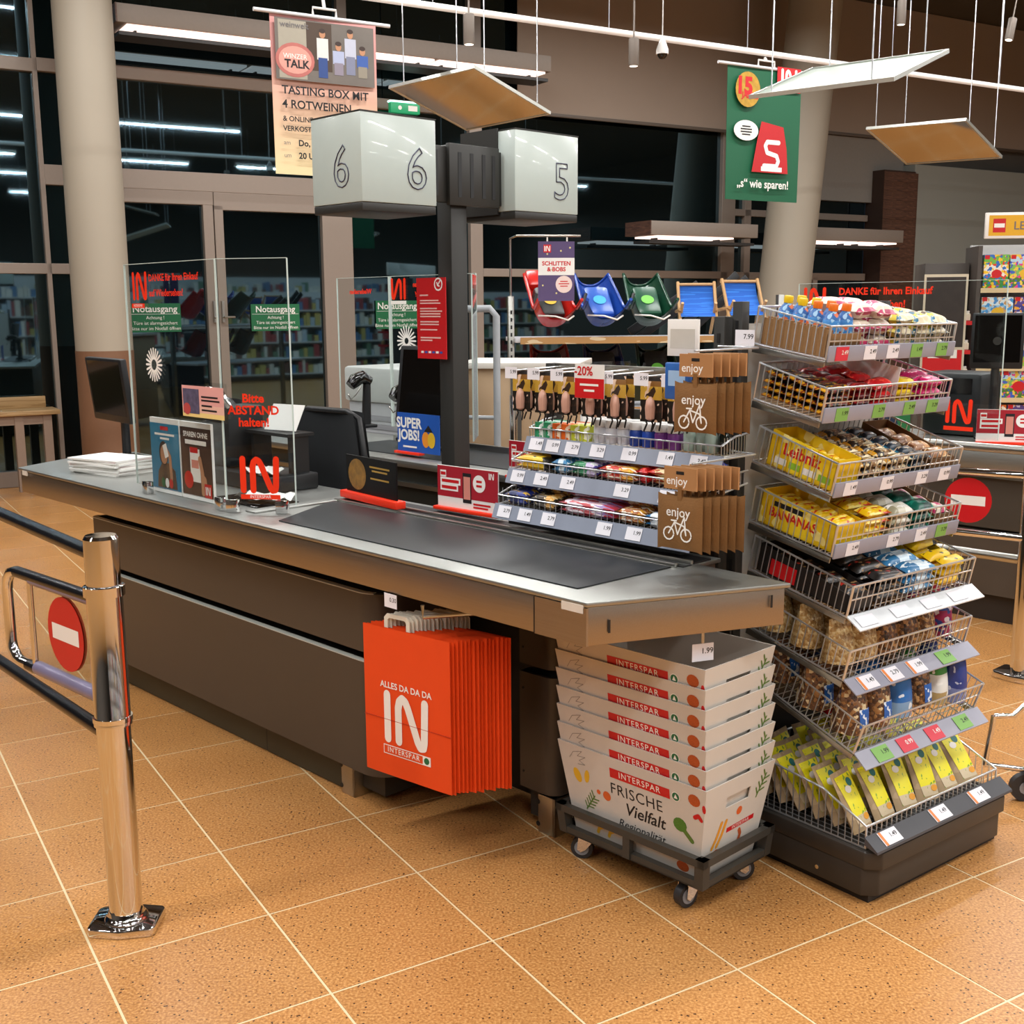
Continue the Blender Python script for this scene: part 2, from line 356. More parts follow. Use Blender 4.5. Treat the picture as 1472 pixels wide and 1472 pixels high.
for a, b, z, l in ((5.27, 9.58, 3.56, 'wide taupe roller blind above the dark windows, left of the slanted column'), (9.74, 15.5, 3.66, 'taupe roller blind at top right, above the grey wall')):
    t = thing('roller_blind', l, 'blind', B.m @ TR((a, -.14, z)))
    MB().grid(lambda i, j: (i*(b-a), .006*math.sin(j*7), .03+j*(5.29-z-.03)), 4, 8).grid(lambda i, j: (i*(b-a), .012+.006*math.sin(j*7), .03+j*(5.29-z-.03)), 4, 8, flip=True).part('fabric', BLIND, t)
    MB().box(0, -.012, 0, b-a, .02, .035).part('bottom_bar', mat('blind_bar', '#5c5147', .5), t, bevel=.004)
MB().box(9.45, -.1, 2.86, 11.3, 0, 3.66).part('trim_1', mat('grey_soffit', '#8a857e', .6), None, 0, M=B.m, kind='structure')
MB().box(11.3, -.3, 0, 18, 0, 3.36).part('wall_back', WALLG, None, 0, M=B.m, kind='structure', bevel=.01)
MB().box(11.2, -.02, 3.3, 18, .1, 5.3).part('wall_back_upper', WALLD, None, 0, M=B.m, kind='structure')
WOODP = wrap('walnut_slat', [(0, '#5b3f31'), (1, '#5b3f31')], .5, ['#6b4a3a', '#4d342a'], (8, 8, 60))
wc = MB().box(10.72, -.3, 0, 11.34, .0, 3.26).part('trim_2', mat('walnut_core', '#3a281f', .6), None, 0, M=B.m, kind='structure')
pl = MB().box(0, 0, 0, .64, .012, .118).box(.628, .012, 0, .64, .31, .118).mesh('plank', WOODP, 0)
for i in range(27): obj('plank', pl, wc, TR((10.71, -.312, i*.12)))
# ---- columns
def column(name, label, top, bot, r, split=None, mats=None):
    t = thing(name, label, 'column', TR(bot)); d = Vector(top)-Vector(bot)
    if split:
        MB().tube([d*(i/6*split) for i in range(7)], r*1.012, 40).part('base_cladding', mats[1], t)
        MB().tube([d*(split+(1-split)*i/10) for i in range(11)], r, 40).part('shaft', mats[0], t)
    else: MB().tube([d*(i/10) for i in range(11)], r, 40).part('shaft', mats[0], t)
    return t
COLM = mat('cream_column_paint', '#a39a8a', .55, var=.02, vscale=4)
c = B.w(.735, -.85); column('round_column', 'round cream column with brown lower cladding beside the glass doors', (c.x, c.y, 5.3), (c.x, c.y, 0), .232, 1.21/5.3, [COLM, mat('brown_cladding', '#7a5942', .5)])
c = B.w(8.26, -.9); e = B.w(8.82, -.9); column('slanted_column', 'slanted cream column behind the green hanging banner', (e.x, e.y, 5.3), (c.x, c.y, 0), .3, None, [COLM])
# ---- light canopies along the glass wall
def canopy(u0, u1, z0, z1, label, lamps, v=-.8, dep=.45):
    t = thing('light_canopy', label, 'canopy', B.m @ TR((0, v, 0)))
    MB().box(u0, 0, z0, u1, dep, z1).part('fascia_box', mat('taupe_fascia', '#857a70', .6), t, bevel=.004)
    MB().box(u0-.012, -.004, z0, u0, dep, z1).part('end_cap', WOODP, t)
    MB().box(u0+.02, .06, z0-.085, u1, .34, z0-.055).part('louvre_tray', mat('dark_louvre', '#2b2928', .5), t)
    for a, b in lamps:
        l = MB().box(a, .02, z0-.022, b, .42, z0-.004).part('lit_underside', mat('underside_glow', '#f6dcd0', .4, emit=1.5), t)  # flat emissive sheet stands in for the lit canopy underside
        for q in (a+.1, b-.1): MB().box(q-.01, .15, z0-.06, q+.01, .25, z0-.02).part('underside_clip', FRD, l)
canopy(1.02, 5.26, 3.87, 4.02, 'long taupe canopy with lit underside above the glass doors', [(1.1, 2.5), (2.55, 3.95), (4.0, 5.2)])
canopy(6.55, 8.1, 2.31, 2.46, 'short taupe light canopy in front of the window, left of the green banner', [(6.65, 7.75)])
canopy(8.98, 10.55, 2.31, 2.46, 'short taupe light canopy reaching to the walnut wall, right of the green banner', [(9.05, 9.75), (9.8, 10.45)])
# ---- shelving behind the aisle, seen in the window reflections
GON = mat('white_shelf_metal', '#cfcfcf', .5)
GMS = [mat('goods_%d' % i, c, .5) for i, c in enumerate(['#a8484a', '#c8b56a', '#5f86b0', '#e9e6df', '#6a8a72', '#dfdad0', '#b4c4d2', '#6a4a42'])]
def gondola(u, v, L, h, label):
    t = thing('store_shelf', label, 'shelf', B.m @ TR((u, v, 0)))
    MB().box(0, -.4, 0, L, -.36, h).part('back_panel', GON, t)
    g = MB()
    for k in range(5):
        z = .15+k*(h-.2)/5; MB().box(0, -.36, z-.03, L, .1, z).part('shelf_board', GON, t)
        x = .02
        while x < L-.2:
            wd = random.uniform(.05, .14); hh = (h-.2)/5*random.uniform(.35, .85); g.box(x, -.2, z, x+wd-.01, .06, z+hh, random.randrange(8)); x += wd
    g.part('goods', GMS, t, 0, kind='stuff')
gondola(3, -13.4, 12, 1.9, 'long shelf of colourful goods behind the aisle, reflected in the windows')
gondola(-4, -16.8, 18, 2.3, 'taller goods shelf further back, reflected in the windows')
# ================================================================== main checkout counter (lane 6)
ZT = .87
def arc(cx, cy, r, a0, a1, n=6): return [(cx+r*math.cos(math.radians(a0+(a1-a0)*i/n)), cy+r*math.sin(math.radians(a0+(a1-a0)*i/n))) for i in range(n+1)]
def offset_strip(path, th):          # thin wall following a plan path
    out = []; n = len(path)
    for i, (x, y) in enumerate(path):
        a = path[max(i-1, 0)]; b = path[min(i+1, n-1)]; d = math.hypot(b[0]-a[0], b[1]-a[1]); out.append((x-(b[1]-a[1])/d*th, y+(b[0]-a[0])/d*th))
    return path, out
def wall_strip(mb, path, th, z0, z1):
    p, q = offset_strip(path, th); n = len(p)
    vs = [(x, y, z) for (x, y) in p for z in (z0, z1)]+[(x, y, z) for (x, y) in q for z in (z0, z1)]
    o = 2*n; fs = []
    for i in range(n-1):
        a, b = 2*i, 2*i+2
        fs += [(a, b, b+1, a+1), (o+a, o+a+1, o+b+1, o+b), (a+1, b+1, o+b+1, o+a+1), (a, o+a, o+b, b)]
    fs += [(0, 1, o+1, o), (2*n-2, o+2*n-2, o+2*n-1, 2*n-1)]
    mb.add(vs, fs); return mb
ck = thing('checkout_counter', 'long checkout counter with brushed steel top, black belt and dark brown panels', 'checkout counter', K.m)
top = [(-3.373, 0), (0, 0), (.226, .503), (-.07, .515), (-.07, .62), (-3.53, .62), (-3.537, .30)]
wt = MB().prism(top, ZT-.012, ZT).part('worktop', STEELT, ck, bevel=.003)
ins = [(-3.36, .006), (-.006, .006), (.214, .497), (-.08, .505), (-.08, .61), (-3.52, .61), (-3.527, .30)]
fa = MB().prism(ins, .762, ZT-.013).part('fascia', STEELF, ck, bevel=.004)
MB().box(-.175, -.0002, .764, -.172, .006, ZT-.014).part('fascia_joint', DARK, fa)
MB().box(-.17, -.0008, .7635, -.0, .006, ZT-.0135).part('fascia_end_plate', STEELF, fa)
ed = Vector((.226, .503, 0)).normalized(); en = Vector((ed.y, -ed.x, 0))
for s in (.06, .5):
    MB().box(-.003, -.016, 0, .003, .016, .0008).part('slot', DARK, fa, M=plane(Vector((0, 0, .815+(.012 if s > .3 else -.008)))+ed*s+en*-.004, ed, (0, 0, 1)))
for u, wd in ((-3.30, .05), (-.045, .07)):
    MB().box(u-wd/2, -.0015, .842, u+wd/2, .004, .862).part('sticker', mat('cream_sticker', '#d8d0c4', .5), fa)
MB().prism([(-1.42, .078), (-.104, .083), (-.092, .43), (-1.62, .43)], ZT+.0005, ZT+.004).part('conveyor_belt', mat('black_rubber_belt', '#1d2124', .42, var=.15, vscale=5), ck, bevel=.001)
MB().box(-1.62, .437, ZT, -.085, .45, ZT+.01).part('belt_rail', GALV, ck, bevel=.002)
MB().box(-1.62, .452, ZT, -.07, .49, ZT+.003).part('belt_slot', DARK, ck)
MB().box(-1.62, .492, ZT, -.075, .503, ZT+.012).part('belt_rail', GALV, ck, bevel=.002)
MB().box(-1.62, .505, ZT, -.075, .58, ZT+.004).part('belt_cover', DARK, ck)
MB().box(-1.66, .1, ZT, -1.60, .6, ZT+.006).part('belt_end_plate', STEELT, ck, bevel=.002)
MB().box(-2.0, .16, ZT+.0005, -1.68, .33, ZT+.005).part('scanner_plate', SCREEN, ck, bevel=.002)
body = MB().box(-2.86, .16, .03, -1.0, .58, .76).box(-1.0, .5, .03, -.5, .58, .76).box(-.59, .40, .03, -.47, .6, .76).box(-.47, .612, .03, -.03, .62, .76)
body.part('carcass', CHAR, ck)
def panel(z0, z1, path): wall_strip(MB(), path, .02, z0, z1).part('front_panel', TAUPE, ck)
pth = [(-2.9, .5)]+[(x, y) for x, y in arc(-2.86, .14, .04, 180, 270, 5)]+arc(-1.03, .20, .10, 270, 360, 8)+[(-.93, .4)]
panel(.514, .698, pth); panel(.115, .482, pth)
for z in (.4845, .7005): wall_strip(MB(), [(x, y-.001) for x, y in pth[1:-6]], .022, z-.003, z).part('panel_edge_trim', mat('pale_edge_trim', '#b9bbb2', .4), ck)
wall_strip(MB(), [(-2.87, .52), (-2.87, .165), (-.96, .165), (-.96, .48)], .02, .70, .765).part('shadow_gap', DARK, ck)
wall_strip(MB(), [(-2.87, .52), (-2.87, .15), (-.96, .15), (-.96, .48)], .02, .487, .507).part('shadow_gap', DARK, ck)
MB().box(-2.86, .143, .004, -1.19, .17, .115).part('plinth', mat('olive_plinth', '#3b3627', .5), ck)
MB().box(-1.66, .1425, .006, -1.657, .15, .114).part('plinth_joint', DARK, ck)
def foot(u, v):
    f = MB().box(u-.035, v, 0, u+.035, v+.012, .12).box(u+.023, v, 0, u+.035, v+.08, .12).part('foot', GALV, ck, bevel=.002)
    for z in (.025, .095): MB().tube([(u-.034, v-.001, z), (u-.034, v+.004, z)], .008, 10).part('foot_hole', DARK, f)
foot(-1.15, .125); foot(-.5, .375)
for z0, z1 in ((.515, .73), (.13, .49)):
    q = wall_strip(MB(), [(-.60, .42), (-.60, .365), (-.52, .365)]+arc(-.50, .41, .045, 270, 350, 6)+[(-.455, .5)], .012, z0, z1).part('side_panel', TAUPE, ck)
    for z in (z0+.05, z1-.05): MB().tube([(-.585, .363, z), (-.585, .367, z)], .004, 8).part('screw_hole', DARK, q)
MB().tube([(-.60, -.0, .755), (-.60, .0, .722), (-.42, .3, .722), (-.42, .3, .755)], .006, 8).part('bag_rail', GALV, ck)
def tag(parent, M, wd=.05, ht=.034, kind=0, txt='1.99', name='price_tag'):
    o = MB().box(-wd/2, -ht/2, 0, wd/2, ht/2, .0012).part(name, TAGS[kind], parent, 0, M=M)
    text(txt, ht*.44, BLACK if kind != 1 else WHITE, o, TR((wd*.2, .003, .0016)), 'digits', bold=.01); return o
tag(ck, FX((-.74, .0, .742)), .055, .04, 0, '0.30')
tag(ck, plane((.09, .33, .70), ed, (0, 0, 1)), .06, .045, 0, '1.99'); MB().box(-.004, .018, -.001, .004, .075, -.0002).part('tag_clip', GALV, ck, M=plane((.09, .33, .70), ed, (0, 0, 1)))
# ---- orange paper bags
BW, BH = .335, .44
fd = math.degrees(math.atan2(.042, .334))
WHT = mat('white_paper_handle', '#ded8c8', .6)
bag_body = MB()
def _bag(i, j, s): 
    x = -BW/2+i*BW; z = j*BH; edge = min(i, 1-i, j*2, 1)
    return (x, s*(.0018+.0018*min(1, 8*min(i, 1-i))*(1-.7*j)), z)
bag_body.grid(lambda i, j: _bag(i, j, -1), 8, 6).grid(lambda i, j: _bag(i, j, 1), 8, 6, flip=True)
bag_body.add([_bag(0, j/6, s) for j in range(7) for s in (-1, 1)], [(2*j, 2*j+2, 2*j+3, 2*j+1) for j in range(6)])
bag_body.add([_bag(1, j/6, s) for j in range(7) for s in (-1, 1)], [(2*j+1, 2*j+3, 2*j+2, 2*j) for j in range(6)])
bag_body.add([_bag(i/8, 0, s) for i in range(9) for s in (-1, 1)], [(2*j+1, 2*j+3, 2*j+2, 2*j) for j in range(8)])
bb = bag_body.mesh('bag_body', ORNG)
hm = MB(); hx = .038
hm.add([(x, y, z) for y in (-.002, .002) for x, z in ((-hx-.012, -.06), (-hx-.012, .03), (-hx, .042), (hx, .042), (hx+.012, .03), (hx+.012, -.06), (hx-.002, -.06), (hx-.002, .024), (hx-.008, .03), (-hx+.008, .03), (-hx+.002, .024), (-hx+.002, -.06))],
       [(0, 1, 10, 11), (1, 2, 9, 10), (2, 3, 8, 9), (3, 4, 7, 8), (4, 5, 6, 7)]+[tuple(12+i for i in f[::-1]) for f in ((0, 1, 10, 11), (1, 2, 9, 10), (2, 3, 8, 9), (3, 4, 7, 8), (4, 5, 6, 7))]+[(i, (i+1) % 12+0, (i+1) % 12+12, i+12) for i in range(12)])
hme = hm.mesh('handle', WHT, 0)
NB = 16
for k in range(NB):
    f = k/(NB-1); jx = random.uniform(-.002, .002)
    base = Vector((-.705+.075*f+jx, .022+.155*f, .213+random.uniform(-.004, .004)))
    t = thing('paper_bag', 'orange paper carrier bag with white lettering, front of the hanging bundle' if k == 0 else 'orange paper carrier bag behind the lettered one in the hanging bundle', 'bag', K.m @ TR(base) @ RZ(fd+(0)), 'orange paper carrier bags')
    obj('bag_body', bb, t); obj('handle', hme, t, TR((-.035, .0045, BH+.0)))
    if k == 0:
        y = -.0048
        text('ALLES DA DA DA', .026, WHITE, t, FX((.0, y, .272)), bold=.02)
        in_logo(.155, WHITE, t, FX((0, y, .178)))
        s = rect(.185, .028).part('logo_frame', WHITE, t, 0, M=FX((0, y+.0003, .078)))
        rect(.152, .023).part('logo_field', mat('orange_print', '#e04a18', .5), s, 0, M=TR((-.014, 0, .0002)))
        text('INTERSPAR', .022, WHITE, t, FX((-.013, y-.0003, .0785)), bold=.01, space=1.2)
        disc(.01).part('emblem', GREEN, s, 0, M=TR((.077, 0, .0003)))
        MB().box(-BW/2, y-.0002, .168, BW/2, y+.004, .1695).part('crease', mat('orange_crease', '#b83208', .6), t)
# ================================================================== carton boxes on a dolly
BXU, BXV = -.118, .445                  # plan centre
def box_pt(x, y, z, bw=.215, bd=.118, rw=.257, rd=.152, h=.25, hs=1.06):
    f = z/h; return Vector((x*(bw+(rw-bw)*f), y*(bd+(rd-bd)*f), z*hs))
CARD = mat('grey_white_carton', '#cfc9c0', .6, var=.05, vscale=14); CIN = mat('brown_carton', '#9a7a55', .7)
bm_ = MB(); t_ = .97
def side(b, p):     # quad fan of a wall from 4 box params, outer and inner face
    o = [box_pt(*q) for q in p]; i = [box_pt(q[0]*.986 if abs(q[0]) > .99 else q[0], q[1]*.978 if abs(q[1]) > .99 else q[1], q[2]) for q in p]
    n = len(p); b.add(o+i, [tuple(range(n)), tuple(range(n, 2*n))[::-1]]+[(k, n+k, n+(k+1) % n, (k+1) % n) for k in range(n)])
for s in (-1, 1): side(bm_, [(-s, s*-1 if False else s, 0), (s, s, 0), (s, s, .25), (-s, s, .25)][::1] if s == 1 else [(-1, -1, 0), (1, -1, 0), (1, -1, .25), (-1, -1, .25)])
for s in (-1, 1):
    a, b, z0, z1 = -.36, .36, .175, .205
    for q in ([(s, -1, 0), (s, 1, 0), (s, 1, z0), (s, -1, z0)], [(s, -1, z1), (s, 1, z1), (s, 1, .25), (s, -1, .25)], [(s, -1, z0), (s, a, z0), (s, a, z1), (s, -1, z1)], [(s, b, z0), (s, 1, z0), (s, 1, z1), (s, b, z1)]): side(bm_, q)
bm_.add([box_pt(x, y, .004) for x, y in ((-1, -1), (1, -1), (1, 1), (-1, 1))], [(0, 1, 2, 3)])
box_me = bm_.mesh('carton_shell', CARD, 0)
YEL = mat('yellow_print', '#e2b52a', .5); OR2 = mat('orange_berry_print', '#b5521f', .6, var=.5, vscale=300); LEAF = mat('leaf_print', '#5c7a32', .6, var=.3, vscale=200); BROC = mat('broccoli_print', '#4f7d2a', .6, var=.4, vscale=250); SKET = mat('sketch_print', '#8a857e', .6)
def front_plane(x, z, s=0): # on the slanted long side facing the aisle
    a = box_pt(0, -1, 0); c = box_pt(0, -1, .25); up = (c-a).normalized(); p = a+(c-a)*(z/.25); return plane((x, p.y-.0006, p.z), (1, 0, 0), up)
def end_plane(y, z):
    a = box_pt(1, 0, 0); c = box_pt(1, 0, .25); p = a+(c-a)*(z/.25); return plane((p.x+.0006, y, p.z), (0, 1, 0), (c-a).normalized())
def leafy(n, L, seed):
    r = random.Random(seed); ls = [[(0, 0), (0, L)]]
    for k in range(n):
        y = L*(k+1)/(n+1); s = 1 if k % 2 else -1; ls.append([(0, y), (s*L*.28, y+L*.2)])
    return ls
order = ['lowest', 'second', 'third', 'fourth', 'fifth', 'sixth', 'topmost']
for k in range(7):
    z = .092+k*.052; sh = -.002*k
    lb = {0: 'lowest carton of the stack on the dolly, showing its whole printed side', 6: 'topmost carton of the stack under the counter, open and empty'}.get(k, '%s carton from the bottom of the nested stack under the counter' % order[k])
    t = thing('carton_box', lb, 'box', K.m @ TR((BXU+sh, BXV, z)), 'nested cartons on the dolly')
    obj('carton_shell', box_me, t)
    s = rect(.205, .028).part('red_strip', RED, t, 0, M=front_plane(.035, .208))
    text('INTERSPAR', .025, WHITE, s, TR((-.0, 0, .0004)), bold=.005, space=1.18)
    e = disc(.0135).part('emblem', WHITE, t, 0, M=front_plane(.157, .2075)); disc(.0115).part('emblem_ring', GREEN, e, 0, M=TR((0, 0, .0003))); flat([(-.006, -.005), (.006, -.005), (0, .008)]).part('emblem_tree', WHITE, e, 0, M=TR((0, 0, .0006)))
    r = random.Random(k)
    disc(.019, .017, 14).part('berry_print', OR2, t, 0, M=front_plane(.216, .215)); disc(.006, .012, 10).part('pepper_print', RED, t, 0, M=front_plane(.246, .2))
    strokes([[(x*.03, y*.03) for x, y in l] for l in ([(-1, -.2), (-.5, .5), (.6, .8), (0, .2), (1, .3), (.2, -.2), (.9, -.5), (0, -.6)],)], .0014, 2).part('sketch_print', SKET, t, 0, M=front_plane(-.185, .215))
    MB().box(-.006, -.012, 0, .006, .012, .0005).part('tab_slot', CIN, t, 0, M=front_plane(.249, .165)) if False else None
    strokes(leafy(7, .07, k), .005, 2).part('herb_print', LEAF, t, 0, M=end_plane(.085, .165) @ RZ(-28))
    if k == 0:
        text('FRISCHE', .046, BLACK, t, front_plane(.02, .163), space=1.08)
        text('Vielfalt', .05, BLACK, t, front_plane(.045, .118), bold=.012, shear=.25)
        text('Regionalität', .034, BLACK, t, front_plane(.03, .073), shear=.3)
        disc(.013, .022).part('lemon_print', YEL, t, 0, M=front_plane(-.19, .165) @ RZ(25)); disc(.009, .02).part('lemon_print', YEL, t, 0, M=front_plane(-.155, .17) @ RZ(-10))
        disc(.014).part('tomato_print', mat('tomato_print', '#d8642a', .5), t, 0, M=front_plane(-.085, .135)); disc(.007).part('tomato_print', mat('tomato_print', '#d8642a', .5), t, 0, M=front_plane(-.115, .138))
        strokes(leafy(9, .06, 1), .004, 2).part('herb_print', LEAF, t, 0, M=front_plane(-.165, .075) @ RZ(-35))
        b_ = disc(.022, .02, 12).part('broccoli_print', BROC, t, 0, M=front_plane(.165, .135)); strokes([[(0, 0), (.03, -.03)]], .014, 4).part('broccoli_stem', LEAF, b_, 0, M=TR((.006, -.006, -.0002)))
        strokes([[(0, 0), (.012, .008), (.02, -.002)]], .012, 4).part('chilli_print', RED, t, 0, M=front_plane(.215, .17))
        for q in (-.13, -.09): strokes([[(0, 0), (.006, .014), (.018, .02)]], .01, 4).part('banana_print', YEL, t, 0, M=front_plane(q, .018))
        disc(.02, .015).part('ginger_print', OR2, t, 0, M=front_plane(.165, .022))
        for q in (-.085, -.065): strokes([[(0, 0), (.012, .03), (.02, .07)]], .011, 4).part('carrot_print', mat('carrot_print', '#e09a28', .5), t, 0, M=end_plane(q, .075) @ RZ(-6))
        disc(.012).part('tomato_print', mat('tomato_print', '#d8642a', .5), t, 0, M=end_plane(.015, .15))
        s = rect(.12, .014).part('red_strip', RED, t, 0, M=end_plane(.03, .11) @ RZ(2)); text('INTERSPAR', .013, WHITE, s, TR((0, 0, .0004)), space=1.2)
        disc(.02, .018).part('berry_print', OR2, t, 0, M=end_plane(-.065, .05)); strokes([[(0, 0), (.008, .03), (0, .045)]], .012, 4).part('ginger_print', OR2, t, 0, M=end_plane(.03, .05))
# dolly
dl = thing('box_dolly', 'dark steel dolly on four castors carrying the carton stack', 'dolly', K.m @ TR((BXU, BXV, 0)))
fr = MB(); bw, bd = .25, .15
for z, e in ((.086, 0), (.15, .008)):
    w_, d_ = bw+e, bd+e
    fr.box(-w_, -d_, z, w_, -d_+.02, z+.02).box(-w_, d_-.02, z, w_, d_, z+.02).box(-w_, -d_, z, -w_+.02, d_, z+.02).box(w_-.02, -d_, z, w_, d_, z+.02)
for x in (-1, 1):
    for y in (-1, 1): fr.add([(x*(bw+e)-q*x*.028*a, y*(bd+e)-y*.028*b, z) for z, e in ((.086, 0), (.17, .008)) for a, b in ((0, 0), (1, 0), (1, 1), (0, 1)) for q in (1,)], [(0, 3, 2, 1), (4, 5, 6, 7), (0, 1, 5, 4), (1, 2, 6, 5), (2, 3, 7, 6), (3, 0, 4, 7)])
fr.box(-.012, -bd-.006, .09, .012, -bd+.012, .16)
fr.box(-bw, -bd, .086, bw, bd, .09)
fr.part('frame', DKGREY, dl)
RUB = mat('grey_wheel_rubber', '#8d9096', .5); WHL = mat('dark_wheel', '#2c2c2e', .5)
def castor(u, v, ang, brake, parent, r=.032, hang=.088, k=1):
    t = obj('castor', None, parent, TR((u, v, 0)) @ RZ(ang))
    f = MB()
    for s in (-1, 1):
        f.add([(x, s*.017, z) for x, z in ((-.03, hang-.004), (.03, hang-.004), (.036, .03), (.026, .022), (.012, .03))]+[(x, s*.02, z) for x, z in ((-.03, hang-.004), (.03, hang-.004), (.036, .03), (.026, .022), (.012, .03))], [(0, 1, 2, 3, 4), (9, 8, 7, 6, 5)]+[(i, (i+1) % 5, 5+(i+1) % 5, 5+i) for i in range(5)])
    f.box(-.03, -.02, hang-.008, .032, .02, hang)
    f.part('fork', CHROME, t)
    MB().tube([(.024, -.012, r), (.024, .012, r)], r, 24).part('wheel', WHL, t); MB().tube([(.024, -.0135, r), (.024, .0135, r)], r*.66, 20).part('hub', RUB, t)
    if brake: MB().box(-.055, -.016, hang-.03, -.01, .016, hang-.022).box(-.06, -.02, hang-.038, -.045, .02, hang-.024).part('brake_pedal', CHROME, t, bevel=.003)
    return t
castor(.17, -.085, -100, True, dl); castor(-.19, -.085, -150, True, dl); castor(.17, .1, 60, False, dl); castor(-.19, .1, 80, False, dl)
# ================================================================== swing gate
g = thing('swing_gate', 'chrome post with swing arm and clear no-entry panel beside the counter', 'gate', TR((-.99, 2.747, 0)))
GD = 136.5; gm = RZ(GD)
MB().lathe([(.041, .0), (.041, .54), (.0455, .54), (.0455, .555), (.043, .56), (.043, .868), (.049, .868), (.049, .892), (.043, .895), (.041, .895), (.041, 1.008), (.036, 1.016), (.0, 1.017)], 40).part('post', CHROME, g, 30)
for z in (.556, .88): MB().lathe([(.0435, z-.006), (.0475, z-.006), (.0475, z+.006), (.0435, z+.006)], 40).part('collar', CHROME, g, 30)
bs = [(x*.085, y*.06) for x, y in [(-.9, -1), (0, -1.22), (.9, -1), (1, -.8), (1, .8), (.9, 1), (0, 1.22), (-.9, 1), (-1, .8), (-1, -.8)]]
MB().prism(bs, 0, .022).lathe([(.056, .022), (.052, .03), (.045, .034), (.041, .05)], 32).part('base_plate', CHROME, g, 40, bevel=.004, M=RZ(GD+45))
AL, r0_ = .56, .0145
za, zb = .85, .595
arm = [(.0, 0, za), (AL-.06, 0, za)]+[(AL-.06+.06*math.sin(a), 0, za-.06+.06*math.cos(a)) for a in (.5, 1.05, 1.57)]+[(AL-.06+.06*math.cos(a), 0, zb+.05-.05*math.sin(a)) for a in (0, .5, 1.05, 1.57)]+[(.0, 0, zb)]
MB().tube(arm, r0_, 14).part('arm_tube', CHROME, g, 60, M=gm)
SLV = mat('black_sleeve', '#141416', .25); LIL = mat('lilac_plastic_sleeve', '#77708a', .3)
MB().tube([(.05, 0, za+.001), (AL-.07, 0, za+.001)], .0155, 14).part('sleeve', SLV, g, 60, M=gm); MB().tube([(.05, 0, zb), (AL-.1, 0, zb)], .0155, 14).part('sleeve', SLV, g, 60, M=gm)
MB().tube([(.06, 0, za-.008), (.40, 0, za-.008)], .0135, 14).part('panel_clamp', LIL, g, 60, M=gm); MB().tube([(.06, 0, zb+.004), (.40, 0, zb+.004)], .0185, 14).part('panel_clamp', LIL, g, 60, M=gm)
MB().tube([(.415, 0, zb), (.415, 0, za)], .008, 10).part('stay_rod', CHROME, g, 60, M=gm)
pn = MB().box(.05, -.003, zb+.01, .41, .003, za-.01).part('clear_panel', PLEXI, g, 0, M=gm)
for s in (1, -1):
    q = plane((.215, .0045*s, .728), (-s, 0, 0), (0, 0, 1))
    d_ = disc(.098).part('no_entry_disc', RED, pn, 0, M=q); rect(.145, .042).part('no_entry_bar', WHITE, pn, 0, M=off(q, .0006))
# handrails behind the gate post
hr = thing('guard_rail', 'black double guard rail running left from behind the chrome gate post', 'rail', TR((-1.0, 2.80, 0)))
for z, a, L in ((.945, 129.5, 2.4), (.475, 131, 2.4)):
    d = Vector((math.cos(math.radians(a)), math.sin(math.radians(a)), 0))
    MB().tube([d*.035+Vector((0, 0, z)), d*L+Vector((0, 0, z))], .019, 14).part('rail_bar', SLV, hr, 60)
    MB().tube([d*.03+Vector((0, 0, z)), d*.05+Vector((0, 0, z))], .0225, 14).part('rail_socket', CHROME, hr, 60)
q = Vector((math.cos(math.radians(130)), math.sin(math.radians(130)), 0))*2.4
MB().tube([q, q+Vector((0, 0, 1))], .022, 16).part('end_post', CHROME, hr, 60)
# second swing gate, only its rounded end shows at the left edge
g2 = thing('swing_gate', 'rounded chrome gate arm just entering at the left edge', 'gate', TR(atz(-62, 1010)))
MB().tube([(0, 0, 0), (0, 0, 1)], .04, 24).part('post', CHROME, g2, 60)
MB().tube([(0, 0, .86), (.07, 0, .86), (.095, 0, .83), (.1, 0, .80), (.1, 0, .66), (.09, 0, .61), (.07, 0, .59), (0, 0, .59)], .013, 12).part('arm_tube', CHROME, g2, 60)
# ================================================================== goods
_gm = {}
def pillow(L, W, Hh, seal=.012):
    k = ('pl', L, W, Hh, seal)
    if k not in _gm:
        b = MB(); nx, ny = 10, 6
        def sh(s):
            def f(i, j):
                x = -L/2+i*L; d = min(x+L/2, L/2-x); e = max(0, min(1, (d-seal)/(L*.16))); e = math.sqrt(e*(2-e)) if e > 0 else 0
                y = -1+2*j; return (x, y*W/2*(1-.07*e), Hh/2+s*(Hh/2*e*math.sqrt(max(0, 1-y**4))+.0004))
            return f
        b.grid(sh(1), nx, ny).grid(sh(-1), nx, ny, flip=True); _gm[k] = b
    return _gm[k]
def pouch(W, Hh, D, n=8):          # upright bag: wide bottom, flat seam at the top
    k = ('po', W, Hh, D)
    if k not in _gm:
        b = MB()
        def sh(s):
            def f(i, j):
                x = -1+2*i; z = j*Hh; e = (1-j**2.2)*math.sqrt(max(0, 1-abs(x)**3.0)); e = e if j < .93 else 0
                return (x*W/2*(1-.05*math.sin(j*3.1)), s*(D/2*e+.0004), z)
            return f
        b.grid(sh(-1), n, 8).grid(sh(1), n, 8, flip=True); b.add([(x*W/2*.9, s*D*.42*math.sqrt(max(0, 1-abs(x)**3)), .0005) for x in (-1, -.5, 0, .5, 1) for s in (-1, 1)], [(0, 2, 3, 1), (2, 4, 5, 3), (4, 6, 7, 5), (6, 8, 9, 7)]); _gm[k] = b
    return _gm[k]
_mm = {}
def gmesh(b, m, name='item', smooth=50):
    k = (id(b), m.name if not isinstance(m, list) else tuple(x.name for x in m), name)
    if k not in _mm: _mm[k] = b.mesh(name, m, smooth)
    return _mm[k]
from mathutils.bvhtree import BVHTree
SOLID = []
def _tree(vs, fs):
    return (BVHTree.FromPolygons(vs, fs), [min(v[i] for v in vs) for i in range(3)], [max(v[i] for v in vs) for i in range(3)])
